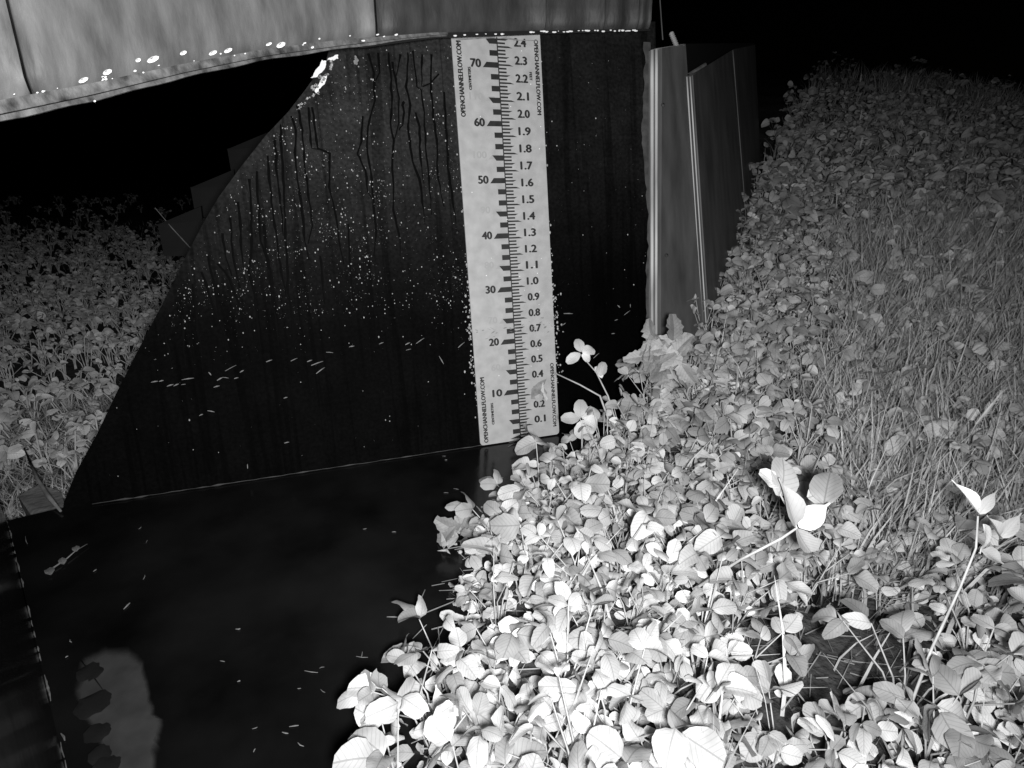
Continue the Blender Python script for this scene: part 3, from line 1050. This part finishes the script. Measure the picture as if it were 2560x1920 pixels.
# seedling leaning in front of the gauge foot
b = gdrop(1570, 1030, 1.16)
sprig('legume_sprig', 'pale seedling leaning against the lower right edge of the gauge', 'seedling', b,
      [b, at(1520, 990, 1.13), at(1490, 930, 1.13), at(1450, 885, 1.13)],
      [lf(1452, 880, 1.13, 100, .026, 1.1), lf(1455, 880, 1.13, 25, .026, 1.0), lf(1450, 882, 1.13, -140, .032, .9), lf(1455, 885, 1.13, -30, .02, 1.0), lf(1500, 940, 1.13, 75, .028, .7), lf(1505, 945, 1.13, 110, .024, .6)],
      'pale', .0014)
b = gdrop(1560, 1040, 1.15)
sprig('bent_stem', 'bare curved stem arching in front of the black wall right of the gauge', 'stem', b,
      [b, at(1500, 990, 1.15), at(1450, 962, 1.16), at(1390, 934, 1.17)], [], None, .0018)
# bright clump by the gauge foot
b = gdrop(1460, 1090, 1.12)
sprig('legume_sprig', 'broad-leaved seedling with four spread leaves at the foot of the gauge', 'seedling', b,
      [b, at(1455, 1070, 1.12), at(1450, 1045, 1.12)],
      [lf(1450, 1045, 1.12, 85, .034, 1.1), lf(1455, 1045, 1.12, 30, .036, 1.0), lf(1450, 1045, 1.12, 185, .036, .9), lf(1455, 1050, 1.12, -80, .036, 1.1), lf(1460, 1050, 1.12, -25, .03, 1.0)], 'pale', .0014)

# toothed weed at the foot of the panels
tv_, tf_, tu_ = leaf_geo(9, 2, W=.34, fold=.5, bend=.35, seed=9, shape=.9, teeth=.13, wob=.16)
weed_leaf = mesh('toothed_leaf', tv_, tf_, M['weed'], tu_)
for (wx, wy, wt, nL, lbl) in ((1655, 890, 1.17, 34, 'toothed-leaved weed at the foot of the first metal panel'),
                              (1150, 1350, .95, 14, 'limp toothed weed lying on the flume floor edge')):
    b = gdrop(wx, wy + 60, wt) if wy < 1000 else onz(wx, wy + 30, .01)
    lv_ = []
    q = random.Random(int(wx))
    for k in range(nL):
        a = 360 * k / nL + q.uniform(-12, 12)
        lv_.append(lf(wx + q.uniform(-50, 50), wy + q.uniform(-40, 36), wt + q.uniform(-.02, .02), a, q.uniform(.026, .052) * (1 if wy < 1000 else .8), q.uniform(.8, 1.2), q.uniform(-.3, .7), q.uniform(-1.2, 1.2)))
    sprig('toothed_weed', lbl, 'weed', b, [b, at(wx + 5, wy + 30, wt), at(wx, wy, wt)], lv_, weed_leaf, .0025)

# foxtail grass heads
for k, (fx, fy, ft_, hh, lbl) in enumerate(((2440, 1060, .95, .10, 'furry foxtail head leaning among the grass at the right'), (2150, 205, 3.3, .10, 'small grass spike on the dark bank, left of the two'),
                                           (2260, 210, 3.3, .09, 'small grass spike on the dark bank, right of the two'), (2150, 370, 2.3, .10, 'upright grass spike rising from the bright legumes below the bank'),
                                           (2150, 300, 2.6, .08, 'thin grass spike in the middle of the dark bank'))):
    top = at(fx, fy, ft_)
    b = gdrop(fx - 30 if k == 0 else fx, fy, ft_)
    root = empty('foxtail_grass', b); tag(root, lbl, 'grass', 'foxtail grasses')
    lean = Vector((.02, 0, 0)) if k == 0 else Vector((rnd.uniform(-.01, .01), 0, 0))
    P = [Vector((0, 0, -.01)), (top - b) * .5 + lean * -.4, top - b]
    v, f = tube(P, [.0012, .001, .0008], 5)
    obj('stem', mesh('stem', v, f, M['stem'], smooth=True), root)
    d = (P[2] - P[1]).normalized() + (RIGHT * .25 if k == 0 else Vector((0, 0, 0)))
    L_ = .055 if k == 0 else .035
    parts = [tube([P[2], P[2] + d * L_ * .5, P[2] + d * L_], [.0016, .0026, .0008], 6)]
    q = random.Random(k)
    for j in range(90):
        c = P[2] + d * L_ * q.random()
        e = (Vector((q.gauss(0, 1), q.gauss(0, 1), q.gauss(0, 1))).normalized() + d * .7) * .007
        parts.append(tube([c, c + e], [.0005, .0001], 3, False))
    v, f = merge(parts)
    obj('seed_head', mesh('seed_head', v, f, M['stem']), root)

# torn leaf stuck on the gauge over the 0.3
b = WALLM @ Vector((0.052, .30 * S, .006))
root = empty('torn_leaf', b)
tag(root, 'torn pale leaf stuck to the gauge over the 0.3 mark', 'leaf')
WI = Matrix.Translation(-b) @ WALLM
for nm_, poly, mm in (('leaf_blade', [(.028, .27), (.03, .335), (.048, .375), (.066, .392), (.058, .34), (.066, .30), (.058, .255), (.040, .262)], M['stain']),
                      ('leaf_tip', [(.050, .315), (.0575, .374), (.0605, .315), (.0665, .258), (.0635, .243), (.0585, .262), (.056, .297)], M['leaf_pale']),
                      ('leaf_tip', [(.036, .285), (.047, .297), (.056, .279), (.052, .252), (.041, .247)], M['gauge'])):
    z_ = {'leaf_blade': .0052, 'leaf_tip': .0062}[nm_] + (.0004 if mm is M['gauge'] else 0)
    V = [(px_, py_ * S, z_ + .0015 * math.sin(9 * i)) for i, (px_, py_) in enumerate(poly)]
    c = np.mean(np.array(V), 0); V.append((c[0], c[1], c[2] + .0015))
    n_ = len(poly)
    obj(nm_, mesh(nm_, V, [(i, (i + 1) % n_, n_) for i in range(n_)], mm), root, WI)

# ------------------------------------------------------------------ overhead cover
cover = empty('flume_cover', at(800, 60, 1.0))
tag(cover, 'weathered grey sheet cover slung across the top of the flume', 'cover')
CI = Matrix.Translation(-cover.location)
KX = np.array([-300, 0, 233, 467, 661, 855, 1083, 1355, 1630])
KY = np.array([300, 249, 206, 157, 122, 98, 81, 75, 71])
KT = np.array([.47, .57, .65, .74, .83, .93, 1.04, 1.15, 1.235])
KW = np.array([62, 54, 45, 34, 27, 23, 10, 5, 4])


def cov(x_, dy=0.0, dt=0.0):
    return at(x_, np.interp(x_, KX, KY) + dy, np.interp(x_, KX, KT) + dt)


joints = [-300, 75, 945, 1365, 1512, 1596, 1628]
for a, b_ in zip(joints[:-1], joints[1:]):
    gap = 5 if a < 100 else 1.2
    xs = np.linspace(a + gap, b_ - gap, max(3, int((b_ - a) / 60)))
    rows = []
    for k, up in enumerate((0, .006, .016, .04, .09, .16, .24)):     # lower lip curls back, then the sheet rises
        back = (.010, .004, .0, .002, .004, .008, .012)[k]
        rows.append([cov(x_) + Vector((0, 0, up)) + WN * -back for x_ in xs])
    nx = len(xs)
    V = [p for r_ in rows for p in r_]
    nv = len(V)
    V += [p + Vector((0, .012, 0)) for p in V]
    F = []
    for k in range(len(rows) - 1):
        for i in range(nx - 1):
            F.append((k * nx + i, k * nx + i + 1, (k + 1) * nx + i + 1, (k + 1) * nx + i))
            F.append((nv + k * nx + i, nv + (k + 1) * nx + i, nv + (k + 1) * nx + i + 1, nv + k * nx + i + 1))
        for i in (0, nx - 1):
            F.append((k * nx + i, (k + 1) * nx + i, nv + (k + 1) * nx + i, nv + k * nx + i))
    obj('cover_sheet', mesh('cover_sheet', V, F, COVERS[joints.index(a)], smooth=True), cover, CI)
# backing behind the joints
xs = np.linspace(-300, 1624, 30)
v, f = quad_between([cov(x_, 0) + Vector((0, .030, .004)) for x_ in xs], [cov(x_, 0) + Vector((0, .040, .24)) for x_ in xs], Vector((0, .01, 0)))
obj('backing_board', mesh('backing_board', v, f, M['dark']), cover, CI)
# corroded edge strip in two bands
xs = np.linspace(-300, 1120, 40)
w_ = lambda x_: np.interp(x_, KX, KW)
v, f = quad_between([cov(x_, w_(x_) * .02) for x_ in xs], [cov(x_, w_(x_) * .66) for x_ in xs], Vector((0, .006, 0)))
obj('edge_strip', mesh('edge_strip', v, f, M['strip']), cover, CI)
v, f = quad_between([cov(x_, w_(x_) * .73, -.004) for x_ in xs], [cov(x_, w_(x_) * 1.02 + 1.5 * math.sin(x_ * .9), -.004) for x_ in xs], Vector((0, .006, 0)))
obj('edge_strip', mesh('edge_strip_lower', v, f, M['strip']), cover, CI)
v, f = quad_between([cov(x_, w_(x_) * .60, .008) for x_ in xs], [cov(x_, w_(x_) * .80, .008) for x_ in xs], Vector((0, .006, 0)))
obj('gasket_and_shade', mesh('gasket_and_shade', v, f, M['dark']), cover, CI)
xs = np.linspace(900, 1626, 20)
v, f = quad_between([cov(x_, 1, .006) for x_ in xs], [cov(x_, np.interp(x_, [900, 1100, 1626], [26, 14, 6]), .01) for x_ in xs], Vector((0, .006, 0)))
obj('gasket_and_shade', mesh('gap_shade_far', v, f, M['dark']), cover, CI)  # dark strip painting the shadow gap under the cover


def drop_mesh(name, m):
    V, F = [], []
    rows = 5
    for i in range(rows + 1):
        t = i / rows
        r_ = math.sin(math.pi * min(1, t * .93 + .03)) ** .8 * (.55 + .45 * t)
        for k in range(8):
            a = k * math.pi / 4
            V.append((r_ * math.cos(a), r_ * math.sin(a), 1 - 2 * t))
    for i in range(rows):
        for k in range(8):
            F.append((i * 8 + k, i * 8 + (k + 1) % 8, (i + 1) * 8 + (k + 1) % 8, (i + 1) * 8 + k))
    F.append(tuple(range(8))); F.append(tuple(range(rows * 8 + 7, rows * 8 - 1, -1)))
    return mesh(name, V, F, m, smooth=True)


DM = drop_mesh('water_drop', M['glint'])  # drops in white, their glint put into the colour
big = [(208, 200, 13, 8), (268, 180, 12, 9), (382, 148, 16, 10), (458, 132, 9, 7), (532, 132, 11, 7), (570, 126, 11, 7), (702, 112, 12, 9), (672, 110, 8, 5), (781, 118, 4, 4), (345, 150, 7, 7)]
for k, (dx_, dy_, a_, b_) in enumerate(big):
    t = float(np.interp(dx_, KX, KT)) - .012
    o = obj('water_drop', DM)
    s_ = t / 1500
    o.matrix_world = Matrix.Translation(at(dx_, dy_, t)) @ frame(RIGHT + UP * .45, BACK).to_4x4() @ Matrix.Diagonal((1.35 * a_ * s_, 0.95 * b_ * s_, b_ * s_ * .3, 1))
    tag(o, 'bright water drop hanging along the lip of the grey cover', 'water drop', 'drops along the cover lip')
q = random.Random(14)
for k in range(28):
    dx_ = q.uniform(0, 1000)
    t = float(np.interp(dx_, KX, KT)) - .010
    yy = float(np.interp(dx_, KX, KY)) + (q.uniform(-10, 4) if q.random() < .85 else float(np.interp(dx_, KX, KW)) * 1.05)
    s_ = t / 1500; a_ = q.uniform(1.5, 4.5)
    o = obj('water_drop', DM)
    o.matrix_world = Matrix.Translation(at(dx_, yy, t)) @ frame(RIGHT + UP * .3, BACK).to_4x4() @ Matrix.Diagonal((a_ * s_ * q.uniform(.9, 1.8), a_ * s_ * .8, a_ * s_ * .7, 1))
    tag(o, 'small wet bead on the corroded edge strip of the cover', 'water drop', 'beads on the corroded edge strip')
q = random.Random(4)
xs = [905 + 3] + [1142 + i * 26 + q.uniform(-8, 8) for i in range(5)] + [1255, 1258] + [1300 + q.uniform(0, 310) for _ in range(30)] + [1410, 1420, 1428]
for dx_ in xs:
    t = float(np.interp(dx_, KX, KT)) - .004
    yy = float(np.interp(dx_, KX, KY)) + (8 if dx_ < 1300 else 4) + q.uniform(-1.5, 1.5)
    s_ = t / 1500
    a_ = q.uniform(1.6, 4.2)
    o = obj('water_drop', DM)
    o.matrix_world = Matrix.Translation(at(dx_, yy, t)) @ frame(RIGHT, BACK).to_4x4() @ Matrix.Diagonal((a_ * s_ * q.uniform(1, 2.2), a_ * s_ * .8, a_ * s_ * .7, 1))
    tag(o, 'tiny bright water bead on the dark seam under the cover above the gauge', 'water drop', 'beads on the seam above the gauge')

# ------------------------------------------------------------------ upright metal panels right of the flume
wing = empty('wing_wall', gdrop(1690, 700, 1.36))
tag(wing, 'row of grey upright metal panels with bright ribs at the flume entrance', 'wing wall')
GI = Matrix.Translation(-wing.location)


def vert(x_, y_, t, zb):               # a vertical edge: top at the given spot, bottom at height zb
    p = at(x_, y_, t)
    return p, Vector((p.x, p.y, zb))


def lean_edge(xt, yt, tt, xb, yb, tb):
    return at(xt, yt, tt), at(xb, yb, tb)


def panel(name, e0, e1, th, m, n=6):
    a, b_ = e0; c, d = e1
    nrm = (c - a).cross(b_ - a).normalized() * th
    V, F = [], []
    for k in (0, 1):
        for i in range(n + 1):
            for j in range(n + 1):
                V.append(a.lerp(b_, i / n).lerp(c.lerp(d, i / n), j / n) + nrm * k)
    g = lambda k, i, j: k * (n + 1) ** 2 + i * (n + 1) + j
    for i in range(n):
        for j in range(n):
            F.append((g(0, i, j), g(0, i + 1, j), g(0, i + 1, j + 1), g(0, i, j + 1)))
            F.append((g(1, i, j), g(1, i, j + 1), g(1, i + 1, j + 1), g(1, i + 1, j)))
    nb = len(F)
    for i in range(n):
        F += [(g(0, i, 0), g(1, i, 0), g(1, i + 1, 0), g(0, i + 1, 0)), (g(0, i, n), g(0, i + 1, n), g(1, i + 1, n), g(1, i, n)),
              (g(0, 0, i), g(0, 0, i + 1), g(1, 0, i + 1), g(1, 0, i)), (g(0, n, i), g(1, n, i), g(1, n, i + 1), g(0, n, i + 1))]
    me = mesh(name, V, F, m)
    me.polygons.foreach_set('use_smooth', [i < nb for i in range(len(F))])
    try: me.set_sharp_from_angle(angle=math.radians(40))
    except Exception: pass
    return obj(name, me, wing, GI)


def edge_at(e, ft_, off=Vector((0, 0, 0))):
    return (e[0] + off, e[1] + off)


TOW = BACK * .004
E0 = lean_edge(1622, 128, 1.268, 1622, 1050, 1.40)
E0b = lean_edge(1636, 124, 1.262, 1634, 1050, 1.394)
E1 = lean_edge(1652, 121, 1.268, 1648, 1050, 1.40)
E2 = lean_edge(1711, 111, 1.345, 1766, 920, 1.50)
panel('flange', E0, E0b, .003, M['panel'])
panel('flange', E0b, E1, .003, M['panel'])
panel('panel', E1, E2, -.003, M['panel'])


def rib(xt, yt, tt, xb, yb, tb, r_, m='rib'):
    a, b_ = lean_edge(xt, yt, tt, xb, yb, tb)
    n_ = 14
    P = [a.lerp(b_, i / n_) for i in range(n_ + 1)]
    v, f = tube(P, r_, 8)
    return obj('rib', mesh('rib', v, f, M[m], smooth=True), wing, GI)


rib(1630, 126, 1.258, 1630, 1050, 1.39, .0042)
rib(1641, 124, 1.256, 1640, 1050, 1.388, .0036)
v, f = quad_between([at(1640, 121, 1.262), at(1711, 110, 1.342)], [at(1640, 126, 1.258), at(1711, 114, 1.338)], Vector((0, .012, 0)))
obj('top_lip', mesh('top_lip', v, f, M['rib']), wing, GI)
# second panel with its cut, sloping top
B1 = (at(1716, 190, 1.36), at(1762, 900, 1.50))
C1 = (at(1729, 187, 1.37), at(1776, 900, 1.51))
C2 = (at(1831, 124, 1.92), at(1866, 560, 2.05))
panel('flange', B1, C1, .003, M['panel'])
panel('panel', C1, C2, -.003, M['panel'])
rib(1717, 192, 1.352, 1762, 900, 1.492, .0020)
rib(1725, 192, 1.354, 1771, 900, 1.494, .0018)
v, f = quad_between([at(1722, 186, 1.355), at(1766, 158, 1.56)], [at(1731, 189, 1.350), at(1768, 167, 1.552)], Vector((0, .006, .002)))
obj('cut_lip', mesh('cut_lip', v, f, M['rib']), wing, GI)
rib(1832, 126, 1.90, 1866, 560, 2.03, .0020, 'panel')
D2 = (at(1886, 112, 2.5), at(1900, 420, 2.6))
panel('panel', C2, D2, -.003, M['panel'])
# dark plate behind the cut top
panel('back_plate', (at(1700, 110, 1.50), at(1730, 420, 1.6)), (at(1884, 108, 2.56), at(1898, 420, 2.66)), -.003, M['dark'])
for bx, by, bt in ((1658, 262, 1.275), (1667, 638, 1.335)):
    o_ = drop_mesh('bolt_head', M['rubber'])
    obj('bolt', o_, wing, GI @ Matrix.Translation(at(bx, by, bt)) @ frame(RIGHT, BACK).to_4x4() @ Matrix.Diagonal((.005, .006, .004, 1)))
# threaded rod
P = [at(1692, 116, 1.315), at(1678, 82, 1.315)]
ax = (P[1] - P[0])
parts = [tube([P[0], P[1]], .0045, 8)]
for k in range(8):
    c = P[0] + ax * (k + .5) / 8
    parts.append(tube([c - ax.normalized() * .0008, c, c + ax.normalized() * .0008], [.0046, .0060, .0046], 8))
v, f = merge(parts)
obj('threaded_rod', mesh('threaded_rod', v, f, M['rib']), wing, GI)
# thin cable hanging above the panels
P = [at(1640, -80, 1.36), at(1650, 0, 1.36), at(1654, 60, 1.37), at(1657, 100, 1.38)]
root = obj('cable', mesh('cable', *tube([p - P[-1] for p in P], .0014, 6), M['panel']), None, Matrix.Translation(P[-1]))
tag(root, 'thin dark cable hanging beside the end of the cover', 'cable')

# ------------------------------------------------------------------ stepped boards behind the notch
for k, (pxs, lbl) in enumerate((([(568, 372), (760, 330), (720, 452), (585, 470)], 'highest dim stepped board behind the sloping notch edge'),
                               ([(476, 468), (640, 440), (600, 560), (495, 575)], 'middle dim stepped board behind the sloping notch edge'),
                               ([(394, 560), (560, 540), (520, 640), (410, 640)], 'lowest dim stepped board behind the sloping notch edge'))):
    t = 1.75 - .08 * k
    P = [at(x_, y_, t) for x_, y_ in pxs]
    b = P[3].copy()
    root = empty('stepped_board', b); tag(root, lbl, 'board')
    Q = [p - b for p in P]
    th = Vector((0, .03, 0))
    v = Q + [p + th for p in Q]
    obj('board', mesh('board', v, [(3, 2, 1, 0), (4, 5, 6, 7), (0, 1, 5, 4), (1, 2, 6, 5), (2, 3, 7, 6), (3, 0, 4, 7)], M['block']), root)
    x_, y_ = pxs[0]
    W = [at(x_ - 2, y_ + 2, t - .01) - b, at(x_ + 108, y_ - 44, t - .01) - b, at(x_ + 112, y_ - 8, t - .01) - b]
    v = W + [p + th for p in W]
    obj('shadow_wedge', mesh('shadow_wedge', v, [(2, 1, 0), (3, 4, 5), (0, 1, 4, 3), (1, 2, 5, 4), (2, 0, 3, 5)], M['dark']), root)  # dark wedge shape standing in for the shadow at each step
P = [at(388, 520, 1.6), at(430, 570, 1.58), at(478, 622, 1.56)]
b = P[-1]
root = obj('dry_stalk', mesh('dry_stalk', *tube([p - b for p in P], [.0008, .0014, .0016], 5), M['litter']), None, Matrix.Translation(b))
tag(root, 'thin dry stalk slanting behind the notch edge', 'stalk')

# mud slab and stalk at the outlet
b = onz(100, 1270, -.02)
px_poly = [(45, 1240), (100, 1215), (150, 1225), (165, 1270), (120, 1315), (95, 1312)]
P = [onz(x_, y_, -.02) - b for x_, y_ in px_poly]
v = [(p.x, p.y, -.05) for p in P] + [(p.x, p.y, .004 * math.sin(i * 2)) for i, p in enumerate(P)]
n_ = len(P)
root = obj('mud_slab', mesh('mud_slab', v, [tuple(range(n_, 2 * n_))[::-1]] + [(i, (i + 1) % n_, n_ + (i + 1) % n_, n_ + i) for i in range(n_)], M['mud']), None, Matrix.Translation(b))
tag(root, 'flat grey slab of mud lying in the outlet below the notch', 'mud')
P = [onz(60, 1120, .0), onz(95, 1200, .02), onz(120, 1240, .01), onz(152, 1278, .005)]
b = P[-1]
root = obj('dead_stalk', mesh('dead_stalk', *tube([p - b for p in P], [.0012, .003, .004, .002], 6), M['litter'], smooth=True), None, Matrix.Translation(b))
tag(root, 'pale dead stalk lying through the outlet notch', 'stalk')

# ------------------------------------------------------------------ straw stuck on the wall and lying on the floor
WSTRAW = [(387, 954, 14, 5), (404, 952, 9, 10), (426, 963, 14, 12), (441, 962, 12, 20), (459, 961, 9, 3), (470, 947, 25, 3), (525, 934, 9, -60), (542, 966, 13, 10), (550, 947, 14, 25), (564, 944, 13, -15), (577, 920, 27, 24),
          (605, 928, 10, 25), (591, 945, 9, 10), (673, 902, 14, 15), (735, 899, 16, 20), (774, 902, 12, 15), (793, 908, 29, 15), (801, 926, 24, 32), (824, 881, 16, -10), (714, 994, 9, 10), (528, 1028, 15, -20), (503, 1037, 9, 20),
          (879, 866, 13, 5), (953, 858, 12, 15), (1019, 859, 13, 20), (1050, 852, 25, 30), (1153, 862, 22, 35), (1103, 900, 24, -65), (1021, 874, 13, 10), (1420, 784, 27, -5), (1567, 782, 22, 30), (1490, 889, 22, 35), (1532, 834, 11, 0),
          (1546, 766, 11, -45), (1575, 764, 9, 90), (1540, 800, 10, 10), (1410, 810, 10, 30), (619, 1165, 11, 85), (717, 1106, 11, 5)]
for (sx_, sy_, ln, an) in WSTRAW:
    x_, h_ = wl2(sx_, sy_)
    a = math.radians(an); l_ = ln * .00040
    m_ = Matrix.Translation(WALLM @ Vector((x_, h_, .0015)))
    d = (WU * math.cos(a) + WV * math.sin(a)) * l_
    o = obj('straw_bit', mesh('straw_bit', *tube([-d, d * .1 + WV * .0004, d], [.0006 * rnd.uniform(.5, 1.2), .0010 * rnd.uniform(.5, 1.3), .0003], 5), M['straw']), None, m_)
    tag(o, 'short pale straw bit stuck to the black wall along the old waterline', 'straw', 'straw bits on the wall')
FSTRAW = [(66, 1350, 20, -75), (350, 1320, 9, 40), (367, 1354, 8, 60), (360, 1443, 12, 70), (317, 1515, 22, 45), (237, 1426, 10, 35), (177, 1602, 8, -60), (167, 1642, 8, 30), (595, 1572, 12, 5), (556, 1653, 12, -10),
          (778, 1679, 34, -8), (805, 1669, 13, 15), (807, 1727, 14, -35), (637, 1820, 14, 20), (735, 1815, 24, 8), (713, 1832, 16, -12), (752, 1861, 18, -32), (748, 1721, 9, 5), (597, 1703, 8, 15), (636, 1876, 10, 60), (157, 1842, 20, -60),
          (985, 1543, 36, -3), (905, 1642, 30, -5), (905, 1636, 14, 80), (985, 1330, 10, 0), (912, 1322, 9, 10), (1115, 1232, 12, 0), (1140, 1222, 14, -10), (1235, 1195, 45, 2), (1110, 1140, 9, 0), (1115, 1150, 6, 0), (1285, 1104, 26, 8), (1300, 1112, 30, -12), (1330, 1106, 34, 10), (1278, 1112, 18, 30), (1350, 1112, 22, -20)]
for (sx_, sy_, ln, an) in FSTRAW:
    p = onz(sx_, sy_, .0015)
    a = math.radians(an); t = (p - CAM).length
    d = onz(sx_ + ln * .5 * math.cos(a), sy_ - ln * .5 * math.sin(a), .0015) - p
    wv_ = rnd.uniform(.4, 1.15)
    o = obj('straw_bit', mesh('straw_bit', *tube([-d, d * .1 + Vector((rnd.uniform(-.001, .001), rnd.uniform(-.001, .001), 0)), d], [.0004 * wv_, .0010 * wv_, .0005 * wv_], 5), M['mud'] if rnd.random() < .6 else M['straw']), None, Matrix.Translation(p))
    tag(o, 'small straw bit lying on the dark wet flume floor', 'straw', 'straw bits on the floor')
# wilted sprout on the floor by the outlet
b = onz(180, 1380, .002)
sprig('wilted_sprout', 'wilted grey sprout lying on the dark floor near the outlet', 'sprout', b, [onz(125, 1425, .003), onz(165, 1398, .004), onz(190, 1376, .005), onz(218, 1360, .004)],
      [(onz(192, 1378, .005), onz(185, 1356, .01) - onz(192, 1378, .005), (0, 0, 1), .016, .9), (onz(160, 1410, .004), onz(150, 1390, .01) - onz(160, 1410, .004), (0, 0, 1), .016, .9),
       (onz(128, 1436, .004), onz(112, 1400, .01) - onz(128, 1436, .004), (0, 0, 1), .022, .8)], mesh('wilted_leaf', *leaf_geo(5, 1, W=.35, seed=3)[:2], M['mud']), .001, M['mud'])

# pale floor reflection put into colour, thinning out at its rim
def reflection_mat(name, col):
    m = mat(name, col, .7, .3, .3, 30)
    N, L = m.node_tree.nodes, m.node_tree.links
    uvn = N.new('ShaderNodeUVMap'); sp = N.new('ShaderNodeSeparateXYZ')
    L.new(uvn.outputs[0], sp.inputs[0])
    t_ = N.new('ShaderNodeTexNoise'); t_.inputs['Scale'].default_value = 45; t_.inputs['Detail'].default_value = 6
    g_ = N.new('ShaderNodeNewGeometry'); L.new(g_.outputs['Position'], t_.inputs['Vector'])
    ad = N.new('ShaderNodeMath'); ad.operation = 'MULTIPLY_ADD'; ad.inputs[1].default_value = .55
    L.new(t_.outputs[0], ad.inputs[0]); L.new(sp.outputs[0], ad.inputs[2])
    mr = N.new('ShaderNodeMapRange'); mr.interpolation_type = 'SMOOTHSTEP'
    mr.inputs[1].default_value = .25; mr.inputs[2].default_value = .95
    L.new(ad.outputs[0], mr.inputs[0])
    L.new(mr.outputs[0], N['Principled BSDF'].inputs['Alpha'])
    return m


def reflection(label, film, z_, col, inner):
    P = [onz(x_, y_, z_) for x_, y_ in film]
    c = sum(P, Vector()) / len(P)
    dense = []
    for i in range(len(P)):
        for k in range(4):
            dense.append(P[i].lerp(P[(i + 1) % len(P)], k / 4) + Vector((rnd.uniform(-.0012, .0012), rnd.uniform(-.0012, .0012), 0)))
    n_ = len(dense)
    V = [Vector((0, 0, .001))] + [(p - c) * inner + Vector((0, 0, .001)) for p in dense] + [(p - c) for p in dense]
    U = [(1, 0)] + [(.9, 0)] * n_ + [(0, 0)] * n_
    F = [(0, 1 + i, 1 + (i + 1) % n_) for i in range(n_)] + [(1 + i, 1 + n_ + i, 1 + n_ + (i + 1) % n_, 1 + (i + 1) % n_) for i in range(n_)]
    root = obj('floor_reflection', mesh('floor_reflection', V, F, reflection_mat('floor_reflection', col), U, smooth=True), None, Matrix.Translation(c))
    tag(root, label, 'reflection')


reflection('pale reflection painted on the dark floor in the lower left corner', [(208, 1638), (264, 1610), (320, 1614), (360, 1648), (374, 1708), (391, 1785), (410, 1805), (405, 1850), (395, 1900), (400, 1990), (395, 2120), (250, 2120), (255, 1980), (247, 1863), (208, 1797), (180, 1719), (200, 1653)], .003, .036, .72)
for k, (lx, ly, r_, an, lbl) in enumerate(((205, 1680, 40, 5, 'dark silhouette painted at the top left of the pale reflection'), (212, 1750, 42, -20, 'dark painted silhouette second from the top on the pale reflection'),
                                           (222, 1835, 42, 8, 'dark painted silhouette third from the top on the pale reflection'), (235, 1885, 34, 0, 'narrow dark painted silhouette fourth from the top on the pale reflection'), (245, 1918, 44, 5, 'dark painted silhouette lowest on the pale reflection'))):
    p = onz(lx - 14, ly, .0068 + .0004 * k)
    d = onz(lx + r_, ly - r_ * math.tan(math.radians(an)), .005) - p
    lv_ = leaf_geo(8, 2, W=.46, fold=.03, bend=.02, seed=k + 50, wob=.12, shape=.9)  # flat dark shape painting a silhouette in the floor reflection
    o = obj('reflected_silhouette', mesh('reflected_silhouette', lv_[0], lv_[1], M['silhouette_dark'], lv_[2], smooth=True), None,
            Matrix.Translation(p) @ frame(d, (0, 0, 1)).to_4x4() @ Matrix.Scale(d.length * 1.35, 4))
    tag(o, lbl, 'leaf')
